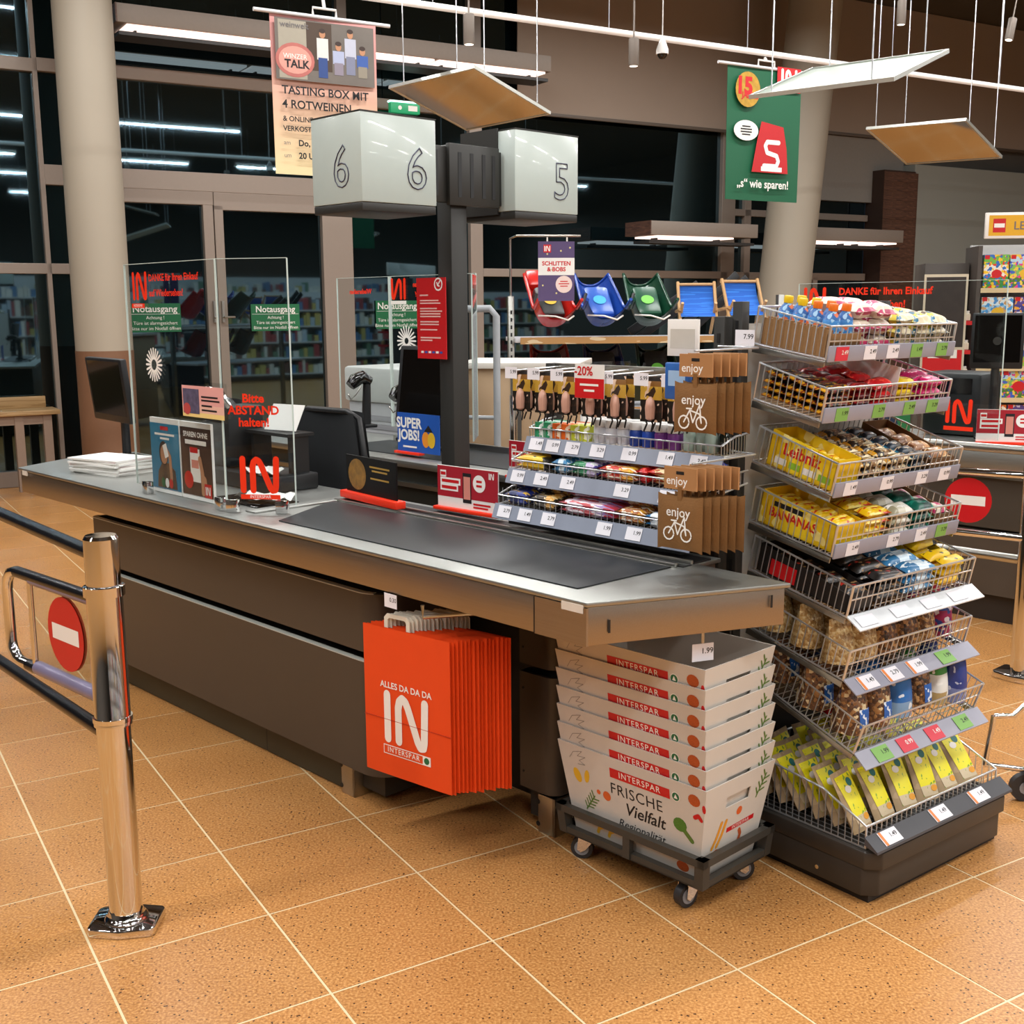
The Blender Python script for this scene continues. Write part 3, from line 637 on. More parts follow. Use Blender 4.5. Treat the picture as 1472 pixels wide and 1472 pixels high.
def _mtree(me, M): return _tree([M @ v.co for v in me.vertices], [tuple(p.vertices) for p in me.polygons])
def solid(*roots):                      # goods placed later keep clear of these things
    bpy.context.view_layer.update()
    for r in roots:
        vs, fs = [], []
        for o in [r]+list(r.children_recursive):
            if o.type == 'MESH':
                n = len(vs); vs += [o.matrix_world @ v.co for v in o.data.vertices]; fs += [tuple(n+i for i in p.vertices) for p in o.data.polygons]
        SOLID.append(_tree(vs, fs))
def hits(t):
    return any(all(t[1][k] <= q[2][k] and q[1][k] <= t[2][k] for k in range(3)) and t[0].overlap(q[0]) for q in SOLID)
SHIFT = [(0, 0, 0), (0, 0, .002), (0, 0, .004), (0, .003, .001), (0, -.003, .001), (.003, 0, .001), (-.003, 0, .001), (0, 0, .007), (.004, .004, .003), (-.004, .004, .003), (0, 0, .011), (.005, -.004, .006), (-.005, -.004, .006)]
def fit(me, M, alts=()):                # first pose near M that touches nothing already standing there
    for Mk in (M,)+tuple(alts):
        for d in SHIFT:
            N_ = Mk @ TR(d); t = _mtree(me, N_)
            if not hits(t): SOLID.append(t); return N_
    return None
def put(name, label, cat, group, me, M, alts=()):
    N_ = fit(me, M, alts)
    return obj(name, me, None, N_, label, cat, group) if N_ else None
def jit(a): return random.uniform(-a, a)
def tray_box(L, W, Hh, back=None, t=.003, mi=0):     # open carton, optional raised back
    back = back or Hh; b = MB()
    b.box(0, 0, 0, W, L, t).box(0, 0, 0, W, t, Hh).box(0, L-t, 0, W, L, back)
    for x in (0, W-t): b.add([(x+dx, y, z) for dx in (0, t) for y, z in ((0, 0), (L, 0), (L, back), (0, Hh))], [(3, 2, 1, 0), (4, 5, 6, 7), (0, 1, 5, 4), (1, 2, 6, 5), (2, 3, 7, 6), (3, 0, 4, 7)])
    return b
# ================================================================== snack tower
tw = thing('snack_tower', 'dark snack tower stand with grey back panel, at the end of the counter', 'display stand', T.m)
BASEM = mat('dark_brown_steel', '#35302b', .42, var=.05)
MB().prism([(.02, .02), (.63, .02), (.63, .505), (.02, .505)], 0, .022).part('kick_plinth', DARK, tw)
MB().prism([(0, .03), (.035, 0), (.61, 0), (.645, .03), (.645, .515), (0, .515)], .022, .1).add([], []).part('base', BASEM, tw, bevel=.004)
MB().prism([(-.004, .02), (.03, -.012), (.615, -.012), (.649, .02), (.649, .515), (-.004, .515)], .1, .148).part('base_rim', BASEM, tw, bevel=.004)
MB().tube([(0, .17, .05), (-.003, .17, .05)], .006, 10).part('rivet', CHROME, tw)
MB().box(.02, .497, .1485, .625, .507, .52).part('lower_back_panel', CHAR, tw); MB().box(.02, .502, .52, .625, .512, 1.5).part('back_panel', mat('pale_steel_panel', '#c6c6c0', .45, 0, var=.06, vscale=3), tw)
for u in (-.012, .627):
    p = MB().box(u, .48, .1, u+.03, .514, 1.56).part('upright', CHAR, tw, bevel=.002)
    for k in range(20): MB().box(u-.0005, .492, .22+k*.066, u+.001, .502, .255+k*.066).part('upright_slot', DARK, p)
BK = [  # front v, front z, rise, label
    (.232, 1.411, .045, 'topmost wire basket of the snack tower, holding blue bottles and pink-white bags'),
    (.240, 1.253, .057, 'second wire basket from the top of the snack tower, with red and pink packs'),
    (.197, 1.063, .080, 'third wire basket from the top of the snack tower, with the yellow bar carton'),
    (.189, .902, .068, 'fourth wire basket from the top of the snack tower, with yellow and green packs'),
    (.134, .750, .085, 'fifth wire basket from the top of the tower, with black packs and white strip'),
    (.136, .578, .095, 'sixth wire basket from the top of the snack tower, holding pale nut bags'),
    (.093, .390, .150, 'seventh wire basket from the top, holding dark trail mix bags')]
BUW = .565
TAGT = ['1.99', '2.49', '0.99', '2.79', '3.29', '1.49']
TAGK = [[1, 0, 0, 2, 2], [2, 2, 2, 2], [0, 0, 0, 0], [0, 0, 0, 2], [], [0, 0, 0, 2], [2, 1, 1, 2]]
TAGX = [[.05, .17, .27, .38, .5], [.07, .23, .37, .48], [.06, .22, .38, .49], [.07, .25, .38, .48], [], [.07, .18, .29, .43], [.09, .2, .33, .47]]
BM = []; BD = []
ORS = mat('orange_tag_stripe', '#e0813a', .5)
for i, (vf, zf, rise, lab) in enumerate(BK):
    dep = .488-vf; tilt = math.degrees(math.atan2(rise, .53-vf)); dep = (dep-.102*math.sin(math.radians(tilt)))/math.cos(math.radians(tilt))
    Mx = T.m @ TR((.03, vf, zf)) @ RX(tilt); BM.append(Mx); BD.append(dep)
    t = thing('wire_basket', lab, 'basket', Mx, 'wire baskets of the snack tower')
    hf, hb = .085, .10
    b = MB()
    rim = [(0, 0, hf), (BUW, 0, hf), (BUW, dep, hb), (0, dep, hb)]
    b.tube(rim, .0032, 6, closed=True); b.tube([(x, y, .0) for x, y, z in rim], .003, 6, closed=True)
    for x in (0, BUW): b.tube([(x, 0, 0), (x, 0, hf)], .0035, 6); b.tube([(x, dep, 0), (x, dep, hb)], .003, 6)
    b.part('basket_frame', WIRE, t, 60)
    g_ = MB(); n = int(dep/.021)
    for k in range(1, n):
        y = k*dep/n
        for x in (0, BUW): g_.tube([(x, y, 0), (x, y, hf+(hb-hf)*y/dep)], .0015, 4, caps=False)
        g_.tube([(0, y, 0), (BUW, y, 0)], .0015, 4, caps=False)
    for k in range(1, 24): x = k*BUW/24; g_.tube([(x, 0, 0), (x, 0, hf)], .0015, 4, caps=False); g_.tube([(x, dep, 0), (x, dep, hb)], .0015, 4, caps=False)
    for k in range(1, 8): x = k*BUW/8; g_.tube([(x, 0, 0), (x, dep, 0)], .002, 4, caps=False)
    g_.tube([(0, 0, hf*.55), (BUW, 0, hf*.55)], .0022, 4)
    g_.part('wire_grid', WIRE, t, 60)
    for x in (0, BUW+.004): MB().prism([(0, -.02), (dep*.55, -.02), (dep, -.024), (dep, -.005), (0, -.004)], -.004, 0, M=plane((x, 0, 0), (0, 1, 0), (0, 0, 1))).part('bracket', GALV, t, bevel=.001)
    if i < 4:
        r = MB().box(-.002, -.009, -.006, BUW+.002, -.0035, .036).part('price_rail', RAIL, t, bevel=.002); rp = lambda x: FX((x, -.0095, .015))
    else:
        r = MB().add([(x, y, z) for x in (-.004, BUW+.012) for y, z in ((-.004, .004), (-.052, -.016), (-.052, -.019), (-.004, .0))], [(0, 1, 2, 3), (7, 6, 5, 4), (0, 4, 5, 1), (1, 5, 6, 2), (2, 6, 7, 3), (3, 7, 4, 0)]).part('price_rail', RAIL if i != 4 else mat('white_ticket_rail', '#d5d9dc', .3), t)
        rp = lambda x: plane((x, -.029, -.0052), (1, 0, 0), (0, .048, .02))
    for x, kd in zip(TAGX[i], TAGK[i]):
        o = tag(r, rp(x), .052 if i < 4 else .066, .036 if i < 4 else .042, kd, random.choice(TAGT))
        if i == 5 and kd == 0: rect(.01, .042, -.026).part('tag_stripe', ORS, o, 0, M=TR((0, 0, .0016)))
    if i == 4: 
        for x in (.05, .2, .34, .47): rect(.075, .034).part('price_tag', TAGS[0], r, 0, M=off(rp(x), .001))
solid(tw, *[o for o in COL.objects if o.name.startswith('wire_basket')])
def BP(i, x, y, z=.004, rx=0, ry=0, rz=0): return BM[i] @ TR((x, y, z)) @ RZ(rz) @ RX(rx) @ RY(ry)
# ---- wrappers
W = {}
W['blue'] = wrap('blue_drink_sleeve', [(0, '#2a6fb0'), (.45, '#3f86c8'), (.8, '#2563a8')], .3, ['#9cc6e6', '#e2713a'], (60, 60, 60), 2)
W['pinkwhite'] = wrap('cream_pink_bag', [(0, '#b02a58'), (.16, '#d9cdba'), (.45, '#c23a6a'), (.7, '#e3d9c8'), (.88, '#b02a58')], .35, '#e9dfd0', (50, 50, 1))
W['creamyel'] = wrap('cream_yellow_bag', [(0, '#c9bd9c'), (.3, '#d3bf3e'), (.55, '#5b4a3a'), (.7, '#cfc4a6')], .35, ['#d8ccb0', '#2d6a8a'], (60, 60, 1))
W['blkyel'] = wrap('black_gold_bar', [(0, '#e0a021'), (.08, '#17130f'), (.55, '#2a2118'), (.92, '#d9991c')], .3, ['#d9a52c', '#8a2f1c'], (45, 120, 1))
W['darkred'] = wrap('dark_red_bar', [(0, '#3a1010'), (.1, '#7d141b'), (.6, '#5b1014'), (.9, '#2a0d0d')], .3, '#c03a30', (45, 120, 1))
W['red'] = wrap('red_bag', [(0, '#b8141c'), (.5, '#cf1d20'), (.9, '#a81018')], .25, '#e84a3a', (50, 70, 1))
W['yel'] = wrap('yellow_bag', [(0, '#d9b51c'), (.5, '#ecd23a'), (.9, '#cfa91a')], .3, '#b06a14', (40, 60, 1))
W['pink'] = wrap('pink_bag', [(0, '#cf1f6a'), (.5, '#e0357f'), (.9, '#c01a5e')], .3, '#7a1f3a', (50, 90, 1))
W['ylwbar'] = wrap('yellow_red_bar', [(0, '#e3b30e'), (.14, '#f0c61c'), (.35, '#e7b911'), (.9, '#d89f0c')], .3, ['#c3331c', '#f7e27a'], (30, 110, 1))
W['goldnut'] = wrap('gold_dark_bar', [(0, '#d99a20'), (.12, '#2b2018'), (.4, '#8a6538'), (.62, '#2a1c12'), (.88, '#e0a526')], .3, ['#c99b5a', '#e9d9b0'], (45, 110, 1))
W['bluebar'] = wrap('blue_dark_bar', [(0, '#1d6d8c'), (.1, '#1a2b3a'), (.5, '#3a3028'), (.88, '#1f7f9c')], .3, ['#c9b59a'], (45, 110, 1))
W['beige'] = wrap('beige_pack', [(0, '#9a9478'), (.3, '#cfcab6'), (.6, '#eae6da'), (.9, '#a8a288')], .3, '#f4f1ea', (30, 70, 1))
W['green'] = wrap('dark_green_pack', [(0, '#0f5a4a'), (.4, '#123a33'), (.8, '#18a07c')], .3, '#1c7a64', (30, 80, 1))
W['black'] = wrap('black_red_pack', [(0, '#15110f'), (.25, '#221a16'), (.8, '#120e0d')], .3, ['#a32a20', '#8a6a44'], (30, 70, 1), thr=.63)
W['bluewht'] = wrap('blue_white_pack', [(0, '#2e6f9c'), (.4, '#cfe0ea'), (.7, '#3c84b4')], .3, '#e9f1f5', (40, 80, 1))
W['ylwblk'] = wrap('yellow_black_pack', [(0, '#e6b90f'), (.5, '#edc824'), (.8, '#1c1813')], .3, '#1c1813', (30, 60, 1), thr=.64)
W['pkblue'] = wrap('pink_blue_bag', [(0, '#a02458'), (.5, '#2c4fa8'), (.85, '#c23a6a')], .3, ['#e6dfe8', '#27408f'], (40, 40, 40), 2)
W['brownbar'] = wrap('brown_caramel_bar', [(0, '#5a3216'), (.15, '#8f5a28'), (.6, '#c48a4a'), (.9, '#4a2812')], .3, '#e8c89a', (45, 110, 1))
NUT1 = nuts('pale_peanuts', ['#cdb07a', '#b8945a', '#dcc694', '#a67f46'], 130); NUT2 = nuts('mixed_nuts', ['#6a4324', '#8d5f33', '#4a2c18', '#b98c56', '#2f1c12'], 110)
NUT3 = nuts('trail_mix', ['#4a2e1e', '#6f4a2e', '#d8c49a', '#543422', '#96683a'], 110)
KRAFT = mat('brown_corrugated_card', '#8f6b42', .75, var=.15, vscale=120); KRAFT2 = mat('brown_card', '#7a5733', .75, var=.1)
CAPY = mat('yellow_cap', '#e8c21a', .35); CAPO = mat('orange_cap', '#e8741a', .35)
# ---- basket 0
tr = MB()
for k in range(11): tr.tube([(.012, .02+k*.019, .0), (.012, .02+k*.019, .075)], .007, 6)
tr.box(.006, .006, 0, .02, .228, .07).box(.006, .006, 0, .14, .012, .06).box(.006, .222, 0, .14, .228, .07)
put('bottle_tray', 'corrugated brown tray under the blue drink bottles in the topmost basket', 'tray', None, tr.mesh('bottle_tray', KRAFT), BP(0, 0, 0))
bt = MB().lathe([(.018, 0), (.024, .004), (.024, .075), (.021, .095), (.012, .108), (.011, .112), (.0, .112)], 14)
cp = MB().lathe([(.012, 0), (.0125, .003), (.0125, .016), (.011, .019), (.0, .019)], 12)
for r_ in range(2):
    for k in range(4):
        t = thing('drink_bottle', 'blue drink bottle with %s cap in the topmost basket' % ('orange' if k < 2 else 'yellow'), 'bottle', BP(0, .05+r_*.055, .040+k*.0495, .006, 0, jit(.3), jit(20)), 'blue drink bottles in the topmost basket')
        obj('bottle_body', gmesh(bt, W['blue'], 'bottle_body'), t); obj('cap', gmesh(cp, CAPO if k < 2 else CAPY, 'cap'), t, TR((0, 0, .112)))
solid(*[o for o in COL.objects if o.name.startswith(('bottle_tray', 'drink_bottle'))])
def heap(i, xs, ys, zs, me, name, label, cat, rz=90, t=9):
    for z in zs:
        for y in ys:
            for x in xs:
                top_ = z == zs[-1]; put(name, label, cat, label[:60], me, BP(i, x+jit(.003), y+jit(.003), z, jit(t)*top_, jit(t)*top_, rz+jit(3)), (BP(i, x, y, z, 0, 0, rz),))
heap(0, (.192, .281), (.074, .168), (.008, .051, .094), gmesh(pillow(.09, .083, .04), W['pinkwhite'], 'snack_bag'), 'snack_bag', 'cream and pink snack bag beside the blue bottles in the topmost basket', 'snack bag')
heap(0, (.37, .455, .53), (.062, .168), (.008, .041, .074), gmesh(pillow(.1, .068, .03), W['creamyel'], 'snack_bag'), 'snack_bag', 'cream and yellow snack bag at the right of the topmost basket', 'snack bag')
def rows(i, xc, y0, y1, lay, L, Wd, Hh, key, name, label, cat, z0=.006, j=5, zmax=9):
    me = gmesh(pillow(L, Wd, Hh, .008), W[key], name); n = int((y1-y0)/(Wd+.002)); st = (y1-y0)/n
    for l in range(lay):
        for b_ in range(n):
            top_ = l == lay-1; y = y0+(b_+.5)*st; z = z0+l*(Hh+.0012)
            put(name, label, cat, label[:60], me, BP(i, xc+jit(.002), y, z, (8+jit(j))*top_, jit(j*.6)*top_, jit(j*.7)*top_), (BP(i, xc, y, z, 4*top_), BP(i, xc, y, z)))
# ---- basket 1
put('card_divider', 'pale card divider standing among the sweet bags of the second basket', 'card', None, MB().box(0, 0, 0, .002, .2, .12).mesh('card_divider', PAPER), BP(1, .334, .02, .004))
rows(1, .072, .008, BD[1]-.008, 4, .122, .034, .018, 'blkyel', 'candy_bar', 'black and gold candy bar at the left of the second basket', 'candy bar')
rows(1, .18, .008, BD[1]-.008, 4, .08, .04, .018, 'darkred', 'candy_bar', 'dark red candy bar beside the black ones in the second basket', 'candy bar')
rows(1, .277, .008, BD[1]-.008, 3, .1, .056, .026, 'red', 'sweet_bag', 'bright red sweet bag in the middle of the second basket', 'sweet bag', j=9)
rows(1, .384, .008, BD[1]-.008, 3, .09, .056, .026, 'yel', 'sweet_bag', 'yellow sweet bag between red and pink ones in the second basket', 'sweet bag', j=9)
rows(1, .494, .008, BD[1]-.008, 3, .115, .052, .026, 'pink', 'sweet_bag', 'pink sweet bag at the right of the second basket', 'sweet bag', j=9)
# ---- cartons of baskets 2 to 4
YC = wrap('yellow_bar_carton', [(0, '#ecc511'), (.3, '#f2d022'), (.7, '#e3b90e')], .4, '#f7e48a', (1, 25, 25), 1, .6)
FOLD = mat('carton_fold', '#b88f0a', .5)
def carton(i, x, y, L, Wd, Hh, back, m_, label):
    t = thing('bar_carton', label, 'carton', BP(i, x, y)); tray_box(L, Wd, Hh, back).part('carton_shell', m_, t, 0); return t
L2, L3, L4 = BD[2]-.03, BD[3]-.03, BD[4]-.03
cA = carton(2, .012, .012, .225, .097, .085, .10, YC, 'yellow open carton of bars at the left of the third basket')
text('Leibniz', .045, RED, cA, plane((-.0008, .115, .058), (0, -1, 0), (0, 0, 1)), bold=.02)
for k in range(4): rect(.04, .018).part('print_field', [mat('lime_print', '#8db92c', .5), WHITE][k % 2], cA, 0, M=plane((-.0006, .03+k*.05, .022), (0, -1, 0), (0, 0, 1)))
for k in range(5): MB().box(-.0012, .02+k*.045, .002, -.0004, .0225+k*.045, .088).part('fold', FOLD, cA)
cB = carton(2, .438, .012, L2, .12, .05, .085, KRAFT2, 'brown card carton with orange bars at the right of the third basket')
cC = carton(3, .012, .012, L3, .122, .075, .095, YC, 'yellow carton with red lettering at the left of the fourth basket')
text('BANANAS', .036, RED, cC, plane((-.0008, .14, .042), (0, -1, 0), (0, 0, 1)), bold=.025); rect(.1, .014).part('print_field', BLACK, cC, 0, M=plane((-.0006, .16, .068), (0, -1, 0), (0, 0, 1)))
for k in range(6): MB().box(-.0012, .02+k*.042, .002, -.0004, .0222+k*.042, .072).part('fold', FOLD, cC)
cD = carton(3, .474, .012, L3, .085, .05, .085, KRAFT2, 'brown carton of pink-labelled bars at the right of the fourth basket')
cE = carton(4, .01, .012, L4, .112, .05, .08, mat('black_carton', '#1b1817', .5), 'black carton with a red band at the left of the fifth basket'); rect(.09, .045).part('red_band', RED, cE, 0, M=plane((-.0006, .22, .028), (0, -1, 0), (0, 0, 1)))
cF = carton(4, .42, .1, L4-.09, .138, .07, .115, YC, 'bright yellow card carton at the right of the fifth basket')
solid(cA, cB, cC, cD, cE, cF)
# ---- baskets 2 to 4
rows(2, .0605, .018, .23, 3, .086, .04, .022, 'ylwbar', 'candy_bar', 'yellow and red bar lying in the yellow carton of the third basket', 'candy bar', z0=.008)
for x in (.171, .289): rows(2, x, .008, BD[2]-.008, 3, .114, .037, .022, 'goldnut', 'nut_bar', 'gold and dark nut bar in the middle of the third basket', 'nut bar')
rows(2, .391, .008, BD[2]-.008, 3, .082, .037, .022, 'bluebar', 'nut_bar', 'blue-tipped nut bar beside the gold ones in the third basket', 'nut bar')
rows(2, .498, .018, L2+.005, 2, .105, .05, .03, 'brownbar', 'candy_bar', 'orange-brown bar in the brown carton of the third basket', 'candy bar', z0=.008)
rows(3, .073, .018, L3+.005, 3, .108, .052, .024, 'ylwbar', 'wafer_pack', 'yellow wafer pack in the yellow carton of the fourth basket', 'wafer pack', z0=.008)
rows(3, .198, .008, BD[3]-.008, 4, .118, .052, .022, 'ylwbar', 'wafer_pack', 'yellow wafer pack beside the carton in the fourth basket', 'wafer pack')
rows(3, .313, .008, BD[3]-.008, 3, .103, .055, .028, 'beige', 'wafer_pack', 'beige and white pack in the middle of the fourth basket', 'wafer pack')
rows(3, .418, .008, BD[3]-.008, 3, .098, .055, .028, 'green', 'wafer_pack', 'dark green pack right of the beige ones in the fourth basket', 'wafer pack')
rows(3, .5165, .018, L3+.005, 2, .072, .05, .03, 'pinkwhite', 'candy_bar', 'pink-labelled bar in the brown carton of the fourth basket', 'candy bar', z0=.008)
rows(4, .066, .018, L4+.005, 2, .1, .058, .026, 'black', 'protein_bar', 'black protein bar in the black carton of the fifth basket', 'protein bar', z0=.008)
rows(4, .19, .008, BD[4]-.008, 3, .125, .058, .026, 'black', 'protein_bar', 'black protein bar with red print in the fifth basket', 'protein bar')
rows(4, .333, .008, BD[4]-.008, 3, .145, .058, .026, 'bluewht', 'protein_bar', 'blue and white bar in the fifth basket, right of the black ones', 'protein bar')
rows(4, .489, .008, .098, 3, .12, .043, .026, 'ylwblk', 'protein_bar', 'yellow and black bar before the yellow carton of the fifth basket', 'protein bar')
rows(4, .489, .106, L4+.005, 3, .12, .055, .03, 'ylwblk', 'protein_bar', 'yellow and black bar inside the yellow carton of the fifth basket', 'protein bar', z0=.008)
# ---- baskets 5 and 6: clear bags
def bags(i, xs, wd, ht, dp, m_, name, label, cat, lean=-14, lab=None):
    n = int((BD[i]-.02)/(dp*1.06+.004)); st = (BD[i]-.016)/n; me = gmesh(pouch(wd, ht, dp), m_, name); lo = [gmesh(pouch(wd, round(ht*f, 3), dp*g), m_, name) for f, g in ((.85, .95), (.7, .9))]
    for x in xs:
        for b_ in range(n):
            y = .008+(b_+.5)*st; o = None
            for q in [me]+lo:
                o = put(name, label, cat, label[:60], q, BP(i, x, y, .007, lean+jit(3), jit(2), jit(4)), (BP(i, x, y, .007, lean), BP(i, x, y, .007, lean/2), BP(i, x, y, .005)))
                if o: break
            if o and lab: MB().grid(on_pouch(lambda i_, j_: (-.012+.046*i_, .018+.05*j_), wd, max(v.co.z for v in o.data.vertices), -2*min(v.co.y for v in o.data.vertices), .0008), 5, 5).part('paper_label', lab, o, 60)
def on_pouch(fx, W=.095, Hh=.165, D=.03, d=.0009):
    def f(i, j):
        x, z = fx(i, j); k = z/Hh; e = (1-k**2.2)*math.sqrt(max(0, 1-abs(2*x/W)**3)) if k < .93 else 0
        return (x, -(D/2*e+.0004)-d, z)
    return f
bags(5, (.055, .152), .092, .12, .08, NUT1, 'nut_bag', 'clear bag of pale peanuts at the left of the sixth basket', 'nut bag')
bags(5, (.249, .344), .09, .13, .08, NUT2, 'nut_bag', 'clear bag of brown mixed nuts in the middle of the sixth basket', 'nut bag')
bags(5, (.433,), .08, .13, .075, nuts('almonds', ['#8a5c30', '#b58a52', '#d6b98a', '#5f3c1f'], 130), 'nut_bag', 'clear bag of almonds right of the mixed nuts in the sixth basket', 'nut bag')
bags(5, (.517,), .08, .15, .075, W['pkblue'], 'nut_bag', 'pink and blue snack bag at the right of the sixth basket', 'snack bag')
BLL = wrap('blue_bag_label', [(0, '#1f5fae'), (1, '#1f5fae')], .4, '#dfe9f4', (60, 60, 60))
bags(6, (.058, .162), .099, .14, .09, NUT3, 'trail_mix_bag', 'clear bag of dark trail mix at the left of the seventh basket', 'nut bag', -16, BLL)
bags(6, (.265,), .097, .145, .085, wrap('blue_snack_bag', [(0, '#7ea2c4'), (.3, '#2c6db4'), (.8, '#205a9e')], .25, '#dfe8f0', (30, 30, 30), 2, .66), 'snack_bag', 'bright blue snack bag in the middle of the seventh basket', 'snack bag')
bags(6, (.361,), .088, .14, .085, NUT2, 'trail_mix_bag', 'brown nut bag with blue label right of the blue bag, seventh basket', 'nut bag', -14, BLL)
bags(6, (.446,), .077, .145, .085, wrap('green_white_bag', [(0, '#b09a6a'), (.25, '#e6e9e4'), (.6, '#3c8a3a'), (.85, '#2c7a34')], .3, '#f2f4ef', (30, 30, 30), 2, .66), 'snack_bag', 'green and white snack bag right of centre in the seventh basket', 'snack bag')
bags(6, (.523,), .072, .15, .08, wrap('dark_blue_bag', [(0, '#7a86b8'), (.3, '#2a3f86'), (.8, '#243876')], .25, '#b9c2d8', (30, 30, 30), 2, .66), 'snack_bag', 'dark blue snack bag at the right end of the seventh basket', 'snack bag')
# ---- low base basket with yellow-brown pouches
t = thing('wire_basket', 'low wide wire basket on the tower base, full of yellow and kraft pouches', 'basket', T.m @ TR((.012, .03, .152)))
BW2, BD2 = .62, .435; b = MB(); hs = [(0, .075), (.16, .115), (BD2, .24)]
for x in (0, BW2): b.tube([(x, 0, 0), (x, 0, .06), (x, .14, .12), (x, BD2, .15), (x, BD2, 0)], .0035, 6)
b.tube([(0, 0, .06), (BW2, 0, .06)], .0035, 6); b.tube([(0, 0, .03), (BW2, 0, .03)], .002, 6); b.tube([(0, 0, 0), (BW2, 0, 0), (BW2, BD2, 0), (0, BD2, 0)], .003, 6, closed=True); b.tube([(0, BD2, .15), (BW2, BD2, .15)], .0035, 6)
b.part('basket_frame', WIRE, t, 60); g_ = MB()
for k in range(1, 20):
    y = k*BD2/20; h = .06+.06*y/.14 if y < .14 else .12+.03*(y-.14)/(BD2-.14)
    for x in (0, BW2): g_.tube([(x, y, 0), (x, y, h)], .0016, 4, caps=False)
for k in range(1, 28): x = k*BW2/28; g_.tube([(x, 0, 0), (x, 0, .06)], .0016, 4, caps=False); g_.tube([(x, BD2, 0), (x, BD2, .15)], .0016, 4, caps=False); g_.tube([(x, 0, 0), (x, BD2, 0)], .0016, 4, caps=False)
g_.part('wire_grid', WIRE, t, 60)
rl = MB().add([(x, y, z) for x in (-.012, BW2+.015) for y, z in ((-.004, .036), (-.044, .008), (-.046, .002), (-.004, .014))], [(0, 1, 2, 3), (7, 6, 5, 4), (0, 4, 5, 1), (1, 5, 6, 2), (2, 6, 7, 3), (3, 7, 4, 0)]).part('price_rail', mat('dark_ticket_rail', '#4a4a4e', .3), t)
for x in (.07, .3, .49):
    o = tag(rl, plane((x, -.0245, .0226), (1, 0, 0), (0, .04, .028)), .075, .04, 0, '1.49'); rect(.01, .04, -.03).part('tag_stripe', ORS, o, 0, M=TR((0, 0, .0016)))
KP = wrap('kraft_yellow_pouch', [(0, '#a58c68'), (1, '#a58c68')], .5, '#b59c78', (30, 30, 30), 2)
YP = wrap('yellow_pouch_label', [(0, '#cdbb9a'), (.2, '#e8dd17'), (.9, '#e8dd17')], .4, '#7aa02c', (90, 1, 60), 2, .64)
TEAL = mat('teal_emblem', '#1f6a66', .5)
pm = gmesh(pouch(.095, .165, .03), KP, 'pouch_body')
ym = MB().grid(on_pouch(lambda i, j: (-.03-.008*j+i*(.062+.016*j), .012+j*.14)), 6, 10).mesh('yellow_label', YP, 60)
def spot(cx, cz, rx, rz_, d): return MB().grid(on_pouch(lambda i, j: (cx+rx*j*math.cos(6.2832*i), cz+rz_*j*math.sin(6.2832*i)), d=d), 14, 2, flip=False)
em = spot(.014, .128, .013, .012, .0016).mesh('emblem', TEAL, 60); wm = spot(-.006, .112, .014, .01, .002).mesh('white_print', WHITE, 60); fm_ = spot(.018, .03, .014, .009, .0018).mesh('veg_print', mat('carrot_print', '#e09a28', .5), 60)
k = 0
solid(t)
for c_ in range(6):
    for r_ in range(6):
        x = .056+c_*.1015; s_ = (c_-2.5)/2.5; y = .05+r_*.06; Mb = T.m @ TR((.012+x, .03+y, .17))
        N_ = fit(pm, Mb @ RZ(-4*s_+jit(5)) @ RX(-30+jit(6)) @ RY(jit(4)), (Mb @ RZ(-3*s_) @ RX(-28), Mb @ RX(-28), Mb @ TR((0, 0, .01)) @ RX(-30)))
        if not N_: continue
        o = thing('snack_pouch', 'kraft snack pouch with yellow label leaning in the low base basket', 'snack pouch', N_, 'kraft and yellow pouches in the base basket')
        obj('pouch_body', pm, o); obj('yellow_label', ym, o); obj('emblem', em, o); obj('white_print', wm, o); obj('veg_print', fm_, o)
N_ = fit(gmesh(pillow(.16, .1, .03), W['red'], 'pouch_body'), T.m @ TR((.42, .40, .30)) @ RZ(10), tuple(T.m @ TR((.42+dx, .40, z)) for z in (.32, .335) for dx in (0, .05, -.05)))
if N_: put_red = thing('snack_pouch', 'red pouch lying behind the yellow ones under the seventh basket', 'snack pouch', N_); obj('pouch_body', gmesh(pillow(.16, .1, .03), W['red'], 'pouch_body'), put_red)
# ================================================================== confectionery rack behind the belt
sr = thing('confectionery_rack', 'black slotted rack with wire shelves of sweets behind the conveyor belt', 'display rack', K.m)
for u in (-.157, -.80):
    p = MB().box(u, .68, .76, u+.035, .72, 1.52 if u > -.5 else 1.375).part('upright', CHAR, sr, bevel=.002)
    for k in range(14 if u > -.5 else 11): MB().box(u+.012, .678, .80+k*.05, u+.022, .681, .825+k*.05).part('upright_slot', DARK, p)
MB().box(-.8, .7205, .80, -.13, .727, 1.10).part('back_panel', CHAR, sr)
MB().box(-.79, .69, 1.225, -.13, .71, 1.25).part('cross_bar', CHAR, sr); MB().box(-.79, .69, 1.355, -.13, .71, 1.375).part('cross_bar', GALV, sr)
MB().box(-.80, .66, .745, -.125, .73, .76).part('foot_rail', DARK, sr); MB().box(-.80, .515, .886, -.13, .54, .905).part('foot_rail', DARK, sr); [MB().box(x9, .54, .89, x9+.02, .69, .902).part('rail_arm', DARK, sr) for x9 in (-.79, -.155)]
SH = [(.50, .945, -.83, -.085, 6), (.53, 1.055, -.80, -.03, 5), (.56, 1.155, -.75, -.035, 7)]
SX = [[.04, .13, .23, .45, .56, .7], [.04, .14, .25, .46, .62], [.04, .11, .19, .29, .41, .54, .65]]
